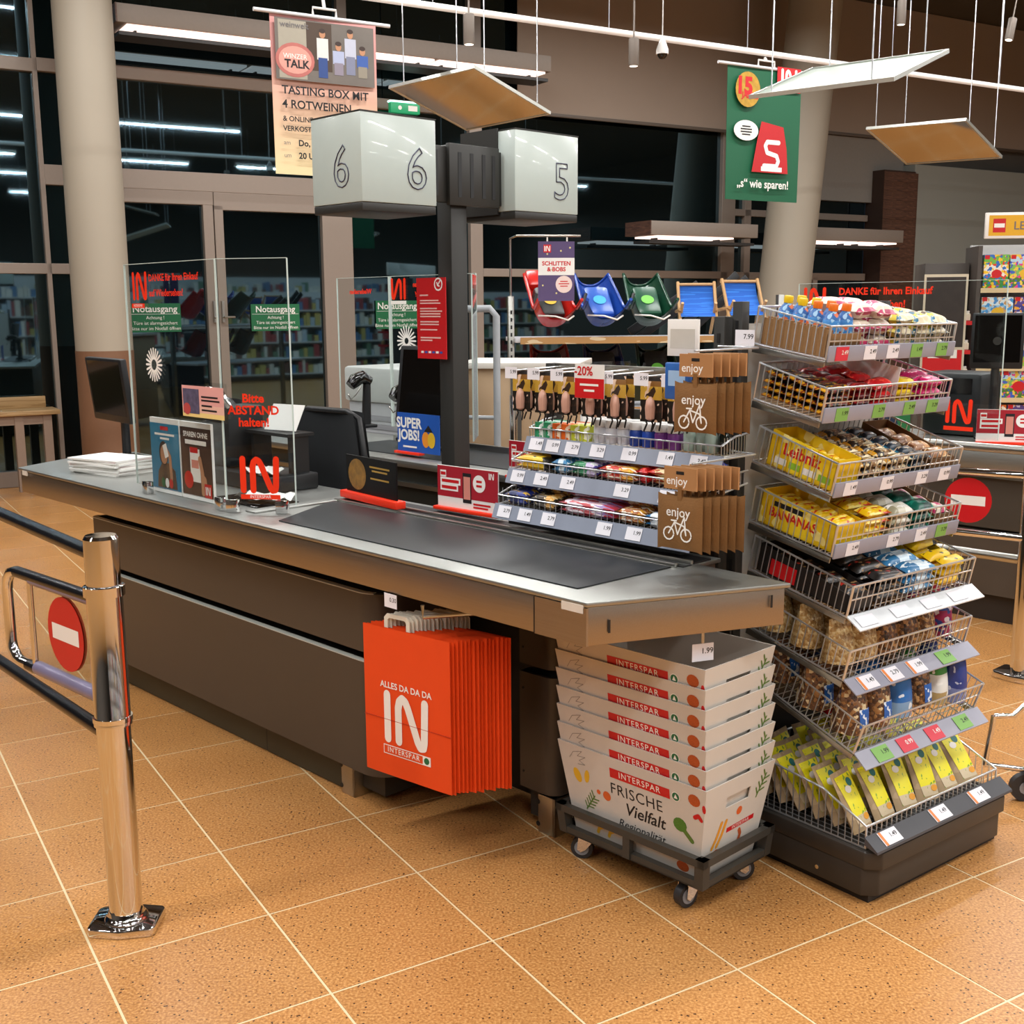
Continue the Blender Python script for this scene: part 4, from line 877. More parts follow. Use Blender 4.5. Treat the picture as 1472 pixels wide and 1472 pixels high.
for i, (v, z, u0, u1, nt_) in enumerate(SH):
    b = MB(); L = u1-u0; dp = .675-v; sl = .02 if i < 2 else 0
    b.tube([(u0, v, z), (u1, v, z)], .003, 6); b.tube([(u0, v, z+.03), (u1, v, z+.03)], .0025, 6)
    for x in (u0, u1): b.tube([(x, v, z+.03), (x, v+.06, z+.05), (x, .675, z+.055)], .003, 6); b.tube([(x, v, z), (x, .675, z+sl)], .003, 6)
    for k in range(34): x = u0+k*L/33; b.tube([(x, v, z), (x, v, z+.03)], .0012, 4, caps=False); b.tube([(x, v, z), (x, .675, z+sl)], .0014, 4, caps=False)
    for x in (u0, u1):
        for k in range(1, 9): y = v+k*dp/9; b.tube([(x, y, z+sl*k/9), (x, y, z+.05)], .0012, 4, caps=False)
    sh = b.part('wire_shelf', WIRE, sr, 60)
    r = MB().add([(x, y, zz) for x in (u0-.01, u1+.01) for y, zz in ((v-.003, z+.004), (v-.02, z-.04), (v-.017, z-.042), (v, z))], [(0, 1, 2, 3), (7, 6, 5, 4), (0, 4, 5, 1), (1, 5, 6, 2), (2, 6, 7, 3), (3, 7, 4, 0)]).part('price_rail', mat('blue_grey_ticket_rail', '#8e95a5', .3), sr)
    for x in SX[i]: tag(r, plane((u0+x, v-.0125, z-.017), (1, 0, 0), (0, .017, .044)), .055, .036, 0, random.choice(TAGT))
solid(sr)
def kput(name, label, cat, me, u, v, z, rx=0, ry=0, rz=0, group=None): return put(name, label, cat, group or label[:60], me, K.m @ TR((u, v, z)) @ RZ(rz) @ RX(rx) @ RY(ry))
W['choc'] = wrap('brown_orange_wrapper', [(0, '#7a3d16'), (.1, '#a5571c'), (.85, '#c46a1e'), (.92, '#5a2c10')], .3, ['#e8b43a', '#f4ead8'], (40, 150, 1)); W['whtblue'] = wrap('white_blue_wrapper', [(0, '#2f7fc0'), (.15, '#e4ecf2'), (.3, '#f2f5f7'), (.85, '#2f86c8')], .3, ['#2a6fb4'], (25, 160, 1))
W['lilac'] = wrap('lilac_stripe_wrapper', [(0, '#8a2f3a'), (.1, '#e8dbe4'), (.8, '#b83a4a')], .3, ['#9a7fb8', '#c03a44'], (20, 200, 1)); W['dkblue'] = wrap('dark_blue_wrapper', [(0, '#12205a'), (.5, '#1c2f86'), (.9, '#101c50')], .3, '#d8b13a', (40, 120, 1))
W['mars'] = wrap('black_gold_wrapper', [(0, '#17120f'), (.3, '#3a2a18'), (.6, '#d8a04a'), (.9, '#14100d')], .3, '#e9d2a0', (40, 150, 1)); W['redyel'] = wrap('red_yellow_wrapper', [(0, '#a01c14'), (.2, '#c9301a'), (.6, '#e8a020'), (.9, '#8a1812')], .3, ['#f0c53a', '#f2e6d0'], (30, 150, 1))
W['grnwht'] = wrap('green_lilac_wrapper', [(0, '#1d6a44'), (.35, '#2f8a5a'), (.6, '#cdbfe0'), (.9, '#4a3f86')], .3, '#e6eee8', (40, 120, 1)); W['creamred'] = wrap('cream_red_wrapper', [(0, '#c8281c'), (.2, '#ecd9a8'), (.7, '#f0e0b4'), (.88, '#c0241a')], .3, ['#e2a82c', '#b04a1c'], (30, 150, 1))
b1 = lambda w: gmesh(pillow(.145, .034, .018, .01), W[w], 'candy_bar')
ZL = .962
def krow_old(key, label, u0, n, du, v0, z0, cnt=2, lay=2, rz=90, extra=2):
    for a in range(n):
        for l in range(lay): kput('candy_bar', label, 'candy bar', b1(key), u0+a*du, v0+.075+l*.012, z0+l*.017, 6+jit(3), jit(4), rz+jit(5))
def krow(key, label, u0, n, du, v0, z0, cnt=2, lay=2, rz=0, extra=2):
    Lb = max(.05, n*du)-.005; me = gmesh(pillow(round(Lb, 3), .034, .02, .01), W[key], 'candy_bar'); sl = math.degrees(math.atan2(.02, .675-v0)); uc = u0+(Lb+.005)/2-.02
    Mb = K.m @ TR((uc, v0, (.945 if v0 < .51 else 1.055))) @ RX(sl)
    for l in range(3):
        for r_ in range(int((.665-v0)/.0362)):
            y = .0235+r_*.0362; t_ = l == 2
            put('candy_bar', label, 'candy bar', label[:60], me, Mb @ TR((jit(.001), y, .0035+l*.0212)) @ RX((7+jit(4))*t_) @ RY(jit(2)*t_) @ RZ(jit(3)*t_), (Mb @ TR((0, y, .0035+l*.0212)) @ RX(4*t_), Mb @ TR((0, y, .0035+l*.0212))))
krow('dkblue', 'dark blue bar at the left end of the lowest rack shelf', -.79, 3, .037, .5, ZL-.01); krow('mars', 'black and gold bar on the lowest rack shelf beside the blue ones', -.675, 3, .037, .5, ZL-.01)
krow('lilac', 'white bar with red and lilac stripes on the lowest rack shelf', -.555, 6, .037, .5, ZL-.01); krow('choc', 'brown and orange bar stacked on the lowest rack shelf', -.335, 3, .037, .5, ZL-.01, lay=4)
krow('whtblue', 'white and blue bar on the lowest rack shelf', -.225, 3, .037, .5, ZL-.01, lay=3); krow('ylwbar', 'yellow bar at the right end of the lowest rack shelf', -.115, 1, .037, .5, ZL-.01)
Z2 = 1.062
krow('ylwblk', 'yellow and black bar at the left of the middle rack shelf', -.765, 4, .037, .53, Z2, lay=4); krow('bluewht', 'light blue bar on the middle rack shelf, beside the yellow ones', -.615, 2, .037, .53, Z2); krow('grnwht', 'green and lilac bar on the middle rack shelf', -.54, 3, .037, .53, Z2, lay=3)
krow('redyel', 'red and yellow bar on the middle rack shelf', -.425, 4, .037, .53, Z2, lay=3); krow('red', 'plain red bar on the middle rack shelf', -.285, 1, .037, .53, Z2, lay=3); krow('creamred', 'cream and red bar toward the right of the middle rack shelf', -.245, 4, .037, .53, Z2, lay=3); krow('dkblue', 'dark blue bar at the right end of the middle rack shelf', -.09, 1, .037, .53, Z2)
Z3 = 1.1585
bxm = MB().box(-.017, -.05, 0, .017, .05, .045)
for q, (lb, c1, c2) in enumerate((('green', '#2f9a6a', '#e6f0ea'), ('orange', '#e0641c', '#f4dcc0'), ('lime', '#c8cf3a', '#f2f2d8'))):
    me = bxm.mesh('gum_box', wrap('%s_gum_box' % lb, [(0, c1), (.5, c2), (.75, c1)], .4, c2, (50, 50, 50), 1), 0)
    for a in range(2): kput('gum_box', '%s and white gum box on the upper rack shelf' % lb, 'gum box', me, -.715+q*.074+a*.0365, .615, Z3, rz=jit(.3))
tub = MB().lathe([(.0195, 0), (.021, .004), (.021, .04), (.018, .046)], 16); lid = MB().lathe([(.021, 0), (.0218, .002), (.0218, .018), (.02, .021)], 16)
LIDW = mat('white_lid', '#e8e8e6', .4)
for q, (lb, c1, n) in enumerate((('white', '#e3e4ea', 3), ('blue', '#2348a8', 2), ('purple', '#7a3a8a', 2))):
    for a in range(n):
        u = -.487+([0, 3, 5][q]+a)*.0455
        for r_ in range(2):
            t = thing('gum_tub', '%s gum tub with white lid on the upper rack shelf' % lb, 'gum tub', K.m @ TR((u, .592+r_*.047, Z3)), '%s gum tubs on the upper rack shelf' % lb)
            obj('tub_body', gmesh(tub, mat(lb+'_tub', c1, .35), 'tub_body'), t); obj('lid', gmesh(lid, LIDW, 'lid'), t, TR((0, 0, .046)))
fl_ = MB().lathe([(.016, 0), (.018, .003), (.018, .045), (.009, .066), (.007, .085), (.0075, .088)], 12); fc = MB().lathe([(.008, 0), (.008, .014), (.0, .014)], 10)
for a in range(4):
    c1, nm = [('#a9bdb2', 'clear'), ('#b5c2b8', 'clear'), ('#b4c4b0', 'clear'), ('#141a14', 'dark')][a]
    t = thing('mini_bottle', '%s glass miniature bottle at the right of the upper rack shelf' % nm, 'bottle', K.m @ TR((-.170+a*.0365, .60+.01*(a % 2), Z3)), 'miniature bottles on the upper rack shelf')
    obj('bottle_body', gmesh(fl_, mat('%s_mini_glass' % nm, c1, .1, coat=.5), 'bottle_body'), t); obj('cap', gmesh(fc, mat('gold_cap', '#c8a93a', .3), 'cap'), t, TR((0, 0, .088)))
# ---- blister packs on hooks
CDG = wrap('gold_photo_card', [(0, '#1a1815'), (.45, '#1a1815'), (.5, '#c9a03a'), (.8, '#8a5f28'), (.92, '#1a1512')], .35, ['#e6c9b0', '#3a2a20'], (40, 40, 40), 2, .62)
for a in range(7):
    u = -.755+a*.095+(.03 if a > 4 else 0); hk = MB().tube([(u, .69, 1.365), (u, .50, 1.362), (u, .49, 1.37)], .0025, 6).part('hook', WIRE, sr, 60)
    tag(hk, FX((u, .487, 1.355)), .05, .034, 0, '5.99')
    for r_ in range(2):
        o = thing('hanging_pack', 'black and gold carded pack hanging from the rack hooks', 'carded pack', K.m @ TR((u, .53+r_*.035, 1.352)) @ RZ(jit(3)), 'carded packs on the rack hooks')
        MB().box(-.036, -.001, -.115, .036, .001, .006).part('card', CDG, o, 0)
        MB().lathe([(.004, -.035), (.012, -.03), (.014, .0), (.011, .02), (.003, .03)], 10, c=(.006, -.012, -.075)).part('blister', mat('skin_tone_blister', '#c99a86', .3), o)
        strokes([[(0, 0), (.01, -.02), (.0, -.04)], [(.02, 0), (.03, -.02), (.025, -.04)]], .006, 3).part('tool', DARK, o, 0, M=FX((-.02, -.004, -.1)))
o = thing('discount_sign', 'red and white twenty percent discount card clipped to the hook row', 'sign', K.m @ TR((-.43, .478, 1.345)))
MB().box(-.055, 0, -.05, .055, .0015, .045).part('card', PAPER, o, 0); rect(.11, .055).part('red_field', RED, o, 0, M=FX((0, -.0008, -.022))); text('-20%', .035, RED, o, FX((-.022, -.001, .025)), bold=.02); [rect(w9, .006).part('text_line', WHITE, o, 0, M=FX((0, -.0014, z9))) for w9, z9 in ((.07, -.012), (.04, -.028))]
# ---- enjoy bags
SUE = mat('tan_suede', '#7d562a', .8, var=.12, vscale=60, bump=.15); SUC = mat('kraft_header', '#a9794a', .7)
def enjoy(u, v, z, n, lab, w_=.13, h_=.13, thk=.016):
    for k in range(n):
        o = thing('pendant_pouch', 'tan enjoy pouch with printed bicycle, front of the %s bundle on the rack' % lab if k == 0 else 'tan pouch behind the printed one in the %s rack bundle' % lab, 'pouch', K.m @ TR((u+k*.010, v+k*.021, z+jit(.0015))) @ RZ(jit(.8)), 'tan pouches hanging at the rack end')
        obj('pouch_body', gmesh(pillow(w_, h_, thk, .004), SUE, 'pouch_body'), o, TR((0, 0, -h_/2)) @ RX(90) @ TR((0, 0, -thk/2)))
        MB().box(-.05, -.003, .012, .05, .003, .068).part('card_header', SUC, o, 0); MB().box(-.006, -.004, -.02, .006, .004, .02).part('strap', SUE, o, 0)
        MB().box(-.012, -.0035, .05, .012, .0035, .058).part('hang_hole', DARK, o, 0)
        if k == 0:
            text('enjoy', .034, WHITE, o, FX((0, -.0095, -.045)), bold=.01); text('enjoy', .03, WHITE, o, FX((-.01, -.0035, .033)), bold=.01)
            ring = lambda x: [[(x+.016*math.cos(a*.55), .016*math.sin(a*.55)) for a in range(12)]]
            strokes(ring(-.028)+ring(.026)+[[(-.028, 0), (-.01, .03), (.02, .022), (.026, 0)], [(-.01, .03), (0, .0), (.02, .045), (.026, 0)], [(-.02, .034), (-.004, .034)]], .004, 3).part('bicycle_print', WHITE, o, 0, M=FX((0, -.0092, -.1)))
enjoy(.01, .385, 1.365, 5, 'upper'); enjoy(.0, .345, 1.085, 6, 'lower', .14, .145)
[MB().tube([(-.14, .679, z9), (.012, .645, z9), (.012, .375, z9)], .003, 6).part('side_hook', WIRE, sr, 60) for z9 in (1.44, 1.16)]
o = thing('tissue_pack', 'blue packet hanging beside the upper pouch bundle', 'packet', K.m @ TR((-.104, .462, 1.36))); MB().box(-.04, -.008, -.05, .04, .008, .045).part('packet_body', mat('blue_packet', '#2c5fa8', .35, var=.2, vscale=40), o, bevel=.004); rect(.055, .04).part('window', mat('pale_blue_print', '#9fc0e4', .4), o, 0, M=FX((0, -.0086, .005)))
o = thing('label_pad', 'white printed pad hanging above the blue packet', 'pad', K.m @ TR((-.12, .50, 1.47))); MB().box(-.05, -.004, -.05, .05, .004, .045).part('pad', PAPER, o, bevel=.001); rect(.08, .05).part('grey_print', mat('pale_print', '#c9c6bd', .5), o, 0, M=FX((0, -.0045, -.005)))
for u, v, z in ((-.03, .645, 1.465), (-.02, .525, 1.10)): tag(sr, FX((u, v, z)), .06, .042, 0, '7.99')
# ================================================================== lane number signs on a pole
sg = thing('lane_sign', 'dark post carrying two white cube signs numbered 6 and 5', 'sign', K.m)
MB().box(-1.66, .975, 0, -1.58, 1.055, 2.14).part('pole', CHAR, sg, bevel=.004)
MB().box(-1.72, .92, 0, -1.52, 1.11, .01).part('pole_base', CHAR, sg)
LITW = mat('white_sign_face', '#bcc8c3', .25, var=.02, coat=.3); NAVY = mat('navy_outline', '#35354e', .4)
for nm, u0, u1, v0, v1, z0, z1, fs in (('6', -1.79, -1.5, .51, .84, 1.905, 2.20, 1), ('5', -1.80, -1.5, 1.23, 1.58, 1.91, 2.21, 0)):
    c_ = MB().box(u0, v0, z0, u1, v1, z1).part('cube_face', LITW, sg, bevel=.004)
    MB().box(u0+.002, v0+.002, z0-.03, u1-.002, v1-.002, z0-.001).part('cube_base', CHAR, sg, bevel=.003)
    MB().box(u0-.001, v0-.001, z1, u1+.001, v1+.001, z1+.004).part('cube_lid', CHAR, sg)
    tm = dict(outline=.0022)
    vc = v0+.24 if fs else v0+.255
    text(nm, .2, NAVY, sg, plane((u1+.0015, vc, z0+.115), (0, 1, 0), (0, 0, 1)), 'number', **tm)
    if fs: text(nm, .2, NAVY, sg, plane((u0+.175, v0-.0015, z0+.115), (1, 0, 0), (0, 0, 1)), 'number', **tm)
MB().box(-1.80, 1.222, 1.90, -1.59, 1.229, 2.22).part('cube_side_plate', CHAR, sg)
br = MB().box(-1.6, .84, 1.93, -1.575, 1.0, 2.13).box(-1.6, 1.04, 1.93, -1.575, 1.23, 2.13).box(-1.575, .95, 1.92, -1.555, 1.2, 2.14).part('bracket_plate', CHAR, sg, bevel=.002)
for v in (.885, 1.0, 1.06, 1.12, 1.17): MB().box(-1.5545, v-.008, 1.95, -1.5535, v+.008, 2.11).part('bracket_slot', DARK, br)
po = thing('notice_poster', 'narrow red notice with white text fixed to the sign post', 'poster', K.m @ TR((-1.68, .955, 1.545)))
MB().box(-.085, 0, -.19, .085, .004, .115).part('board', RED, po)
q = lambda x, z: FX((x, -.0008, z))
strokes([[(.022*math.cos(a*.524), .022*math.sin(a*.524)) for a in range(13)], [(.01, .012), (-.004, -.004), (-.008, .006)], [(-.004, -.004), (.006, -.007)]], .006, 4).part('arrow_emblem', WHITE, po, 0, M=q(.045, .09))
for k, (z, w_) in enumerate(((.05, .05), (.03, .11), (.02, .12), (.0, .1), (-.01, .13), (-.02, .12), (-.03, .12), (-.05, .11), (-.06, .11), (-.08, .1), (-.11, .12), (-.12, .07))): rect(w_, .005, w_/2-.065).part('text_line', mat('pale_red_print', '#eec0b8', .5), po, 0, M=q(0, z))
for k in range(6): rect(.016, .008).part('sponsor_mark', [WHITE, mat('blue_print', '#2c4fa0', .5)][k % 2], po, 0, M=q(-.055+k*.022, -.165))
# ================================================================== acrylic screens on the counter
def pane(name, label, p0, p1, z0, z1, rounded=False, group=None, notch=None):
    d = Vector((p1[0]-p0[0], p1[1]-p0[1], 0)); L = d.length
    t = thing(name, label, 'screen', K.m @ TR((p0[0], p0[1], 0)) @ Matrix.Rotation(math.atan2(d.y, d.x), 4, 'Z'), group)
    MB().box(0, -.003, z0, L, .003, z1).part('clear_pane', PLEXI, t, 0)
    MB().box(-.0015, -.0035, z0, .0015, .0035, z1).part('pane_edge', EDGE, t); MB().box(L-.0015, -.0035, z0, L+.0015, .0035, z1).part('pane_edge', EDGE, t); MB().box(0, -.0032, z1-.0005, L, .0032, z1+.0015).part('pane_edge', EDGE, t)
    return t, L
def clamp(t, x): MB().box(x-.02, -.014, ZT+.0006, x+.02, .014, ZT+.045).part('clamp', CHROME, t, bevel=.003)
p1, L1 = pane('acrylic_screen', 'tall clear acrylic screen with sunburst sticker on the counter front', (-2.36, .06), (-1.71, .06), .9, 1.71)
clamp(p1, .08); clamp(p1, L1-.04)
in_logo(.1, ORED, p1, FX((.12, -.004, 1.632)))
text('DANKE für Ihren Einkauf', .034, ORED, p1, FX((.19, -.004, 1.658)), bold=.02, align='LEFT'); text('auf Wiedersehen!', .034, ORED, p1, FX((.19, -.004, 1.605)), bold=.02, align='LEFT')
rect(.1, .016).part('logo_strip', ORED, p1, 0, M=FX((.1, -.004, 1.562))); text('INTERSPAR', .014, WHITE, p1, FX((.1, -.0044, 1.562)))
strokes([[(.022*math.cos(a*.314), .022*math.sin(a*.314)), (.058*math.cos(a*.314), .058*math.sin(a*.314))] for a in range(20)], .008, 3).part('sunburst_sticker', WHITE, p1, 0, M=FX((.195, -.004, 1.352)))
p2, L2 = pane('acrylic_screen', 'narrow clear acrylic screen with orange keep-distance lettering beside the sunburst screen', (-1.70, .055), (-1.50, .20), .9, 1.71)
clamp(p2, .02); clamp(p2, L2-.05)
for s, z in (('Bitte', 1.255), ('ABSTAND', 1.215), ('halten!', 1.175)): text(s, .04, ORED, p2, FX((L2*.45, -.004, z)), bold=.03)
in_logo(.125, ORED, p2, FX((L2*.5, -.004, 1.0))); rect(.14, .016).part('logo_strip', ORED, p2, 0, M=FX((L2*.5, -.004, .925))); text('INTERSPAR', .015, WHITE, p2, FX((L2*.5, -.0044, .925)))
# brochure holder
bh = thing('brochure_holder', 'clear holder with a blue and a brown brochure behind the counter screen', 'holder', K.m @ TR((-2.33, .115, .873)))
MB().box(0, 0, 0, .47, .035, .012).box(0, .032, 0, .47, .035, .28).part('holder_body', PLEXI, bh, 0)
SKIN = mat('skin_print', '#b88462', .5, var=.1); HAIR = mat('dark_hair_print', '#3a2a24', .5); TEALP = mat('teal_blue_print', '#2a7a9c', .5, var=.05)
for x0, c, s1 in ((.01, TEALP, 0), (.24, mat('dark_brown_print', '#3f2b26', .5, var=.2, vscale=30), 1)):
    b = thing('brochure', ['blue brochure with a woman holding a phone', 'brown brochure with a hand holding a phone'][s1]+', in the counter holder', 'brochure', K.m @ TR((-2.33+x0, .1035, .8722)))
    MB().box(0, 0, 0, .218, .01, .28).part('pages', PAPER, b); rect(.218, .245, .109, .138).part('cover', c, b, 0, M=FX((0, -.0006, 0)))
    qq = lambda x, z, d=.0012: FX((x, -d, z))
    if not s1:
        rect(.06, .014).part('red_mark', RED, b, 0, M=qq(.11, .243)); [rect(w9, .008).part('text_line', WHITE, b, 0, M=qq(.11, z9)) for w9, z9 in ((.15, .22), (.07, .205))]
        flat([(.04, .02), (.19, .02), (.18, .09), (.13, .115), (.08, .11), (.05, .08)]).part('jacket', mat('brown_jacket_print', '#5a4433', .5, var=.4, vscale=120), b, 0, M=qq(0, 0)); disc(.026, .036).part('face', SKIN, b, 0, M=qq(.10, .145, .0015)); disc(.034, .045).part('hair', HAIR, b, 0, M=qq(.098, .15, .0013))
        strokes([[(.15, .06), (.145, .14), (.12, .165)]], .02, 4).part('arm', SKIN, b, 0, M=qq(0, 0, .0018)); rect(.03, .05).part('phone', WHITE, b, 0, M=qq(.115, .16, .002) @ RZ(20))
        for k, m_ in enumerate((GREEN, WHITE, RED)): disc(.014, .018).part('mark', m_, b, 0, M=qq(.085+k*.03, .04, .002))
    else:
        text('SPAREN OHNE', .026, WHITE, b, qq(.109, .235), bold=.03); rect(.15, .016).part('text_line', WHITE, b, 0, M=qq(.109, .208)); rect(.07, .12).part('phone', WHITE, b, 0, M=qq(.1, .125)); rect(.055, .02).part('red_mark', RED, b, 0, M=qq(.095, .18, .0016)); rect(.05, .03).part('screen_block', mat('salmon_print', '#d88a7a', .5), b, 0, M=qq(.1, .13, .0016))
        strokes([[(.15, .03), (.15, .1), (.135, .15)], [(.17, .03), (.165, .08)]], .024, 4).part('hand', SKIN, b, 0, M=qq(0, 0, .0018)); disc(.032).part('red_badge', RED, b, 0, M=qq(.05, .07, .002)); in_logo(.03, WHITE, rect(.05, .05).part('logo_field', RED, b, 0, M=qq(.185, .04, .002)), TR((0, 0, .0005)))
cdh = thing('card_display', 'pink and yellow promo card in a clear holder on the screen', 'card display', K.m @ TR((-1.955, .045, 1.175)))
MB().box(0, 0, 0, .3, .004, .13).part('holder_body', PLEXI, cdh, 0)
cdc = MB().box(.008, -.002, .008, .285, -.0005, .115).part('card', wrap('pink_yellow_card', [(0, '#eed287'), (.15, '#e8b9a8'), (.4, '#e5a6a0')], .5, None, axis=2), cdh, 0)
rect(.11, .085, .07, .062).part('photo', mat('photo_print', '#55506a', .5, var=.8, vscale=50), cdc, 0, M=FX((0, -.0026, 0))); disc(.025, .02).part('seal', mat('wax_red', '#b84848', .5), cdc, 0, M=FX((.04, -.003, .035)))
for z, w_ in ((.08, .11), (.068, .12), (.05, .07), (.035, .1)): rect(w_, .006, w_/2).part('text_line', BLACK, cdc, 0, M=FX((.14, -.0026, z)))
# ---- things lying on the counter
def magazine_stack(): 
    for k in range(9):
        o = thing('magazine', 'white magazine of the low stack at the far left of the counter top', 'magazine', K.m @ TR((-2.93+jit(.008), .23+jit(.008), ZT+.0005+k*.0072)) @ RZ(14+jit(5)), 'stacked magazines on the counter')
        MB().box(-.15, -.1, 0, .15, .1, .0066).part('pages', PAPER, o, 0); MB().box(-.15, -.1002, .0066, .15, .1, .007).part('cover', [PAPER, mat('wine_red_cover', '#8a3a46', .4)][k % 3 == 1], o, 0)
magazine_stack()
ds = thing('belt_sign', 'black and gold ad card in an orange-footed stand on the belt', 'sign', K.m @ TR((-1.44, .47, ZT+.0125)) @ RZ(-6))
MB().prism([(-.185, -.022), (.185, -.022), (.185, .022), (-.185, .022)], 0, .026).part('foot', ORED, ds, bevel=.004)
sc_ = MB().box(-.165, -.003, .026, .165, .003, .155).part('card', mat('black_card', '#0c0a0a', .5, spec=.2), ds)
disc(.06, .055, 20).part('gold_motif', mat('gold_motif', '#8a6220', .35, var=.95, vscale=38), sc_, 0, M=FX((-.09, -.0036, .09)))
for z, w_ in ((.125, .13), (.112, .1), (.085, .12)): rect(w_, .006).part('text_line', mat('gold_print', '#a8842c', .4), sc_, 0, M=FX((.06, -.0036, z)))
def red_sign(o, w_=.28, h_=.15):
    b = MB().box(-w_/2, -.002, .012, w_/2, .002, h_).part('card', PAPER, o); rect(w_, h_*.68).part('red_field', mat('wine_red_print', '#a81c2c', .4), b, 0, M=FX((0, -.0026, h_*.65)))
    [(rect(w9*w_, h_*.15).part('white_block', WHITE, b, 0, M=FX((-w_*.45+w9*w_/2, -.0029, h_*z9))), rect(w9*w_*.85, h_*.07).part('text_line', RED, b, 0, M=FX((-w_*.45+w9*w_/2, -.0033, h_*z9)))) for w9, z9 in ((.1, .82), (.34, .66), (.3, .52))]; rect(w_*.14, h_*.66).part('phone', BLACK, b, 0, M=FX((w_*.0, -.0032, h_*.55))); rect(w_*.11, h_*.5).part('phone_screen', mat('salmon_print', '#d88a7a', .5), b, 0, M=FX((0, -.0036, h_*.55)))
    disc(h_*.19).part('bubble', WHITE, b, 0, M=FX((w_*.2, -.0032, h_*.68))); [rect(w_*.09, h_*.05).part('text_line', RED, b, 0, M=FX((w_*.2, -.0036, h_*z9))) for z9 in (.73, .63)]; in_logo(h_*.14, WHITE, b, FX((w_*.4, -.0036, h_*.87)))
    rect(w_*.28, .006).part('text_line', RED, b, 0, M=FX((w_*.24, -.003, h_*.22))); rect(w_*.24, .006).part('text_line', RED, b, 0, M=FX((w_*.22, -.003, h_*.15)))
o = thing('belt_sign', 'red and white phone ad card in a red foot beside the sweets rack', 'sign', K.m @ TR((-1.04, .56, ZT+.013)) @ RZ(3)); MB().box(-.15, -.018, 0, .15, .018, .012).part('foot', ORED, o, bevel=.003); red_sign(o)
o = thing('belt_sign', 'red and white ad card half hidden left of the rack shelf', 'sign', K.m @ TR((-1.39, 1.22, ZT+.012)) @ RZ(0)); MB().box(-.15, -.018, 0, .15, .018, .012).part('foot', ORED, o, bevel=.003); red_sign(o)
# ---- cashier desk clutter
dk = thing('till_unit', 'black till housing with paper shelf behind the acrylic screens', 'till', K.m @ TR((-2.42, .36, ZT+.001)))
MB().box(0, 0, 0, .50, .22, .06).part('cash_drawer', DARK, dk, bevel=.006); MB().box(.02, .04, .06, .16, .2, .3).part('printer', DARK, dk, bevel=.01); MB().box(.18, .1, .2, .48, .22, .212).part('shelf_plate', DARK, dk); MB().box(.19, .12, .06, .21, .2, .2).part('shelf_leg', DARK, dk); MB().box(.45, .12, .06, .47, .2, .2).part('shelf_leg', DARK, dk)
MB().tube([(.03, .02, .3), (.05, .0, .36), (.11, -.01, .375), (.15, .02, .36), (.16, .05, .3)], .012, 8).part('cable_arm', CHROME, dk, 60)
for k, (x, y, z, w_, d_, r_, m_) in enumerate(((-2.07, .535, 1.135, .17, .11, 12, 'leaning'), (-2.03, .40, .95, .18, .1, -8, 'flat'), (-1.78, .255, .894, .2, .1, 18, 'front'))):
    o = thing('paper_sheet', {'leaning': 'white paper leaning on the till shelf behind the narrow screen', 'flat': 'crumpled white paper on the cash drawer behind the brochures', 'front': 'white receipt paper lying by the belt end'}[m_], 'paper', K.m @ TR((x, y, z)) @ RZ(r_) @ (RX(60) if m_ == 'leaning' else RX(0)))
    MB().grid(lambda i, j: ((i-.5)*w_, (j-.5)*d_, .012*math.sin(9*i+3*j)*math.cos(7*j+2*i)*(0 if m_ == 'leaning' else 1.3)), 8, 6).grid(lambda i, j: ((i-.5)*w_, (j-.5)*d_, -.001+.012*math.sin(9*i+3*j)*math.cos(7*j+2*i)*(0 if m_ == 'leaning' else 1.3)), 8, 6, flip=True).part('sheet', PAPER, o)
def monitor(label, M, w_, h_, tilt, stand=.2, name='touch_monitor', back=False):
    t = thing(name, label, 'monitor', M)
    MB().box(-w_/2, -.015, -h_/2, w_/2, .015, h_/2).part('housing', DARK, t, bevel=.008, M=RX(tilt)); rect(w_*.88, h_*.84).part('screen', SCREEN, t, 0, M=RX(tilt) @ FX((0, -.0156, .01)))
    if back: MB().tube([(0, -.016, 0), (0, -.019, 0)], .02, 16).part('back_plate', CHAR, t)
    MB().tube([(0, .02, 0), (0, .06, -h_*.4), (0, .06, -h_/2-stand)], .02, 10).part('stand', DARK, t); MB().box(-.08, 0, -h_/2-stand-.0, .08, .13, -h_/2-stand+.012).part('stand_foot', DARK, t, bevel=.003)
    return t
monitor('dark customer monitor at the far left end of the counter', K.m @ TR((-3.32, .42, 1.19)) @ RZ(-4), .43, .29, 6, .172)
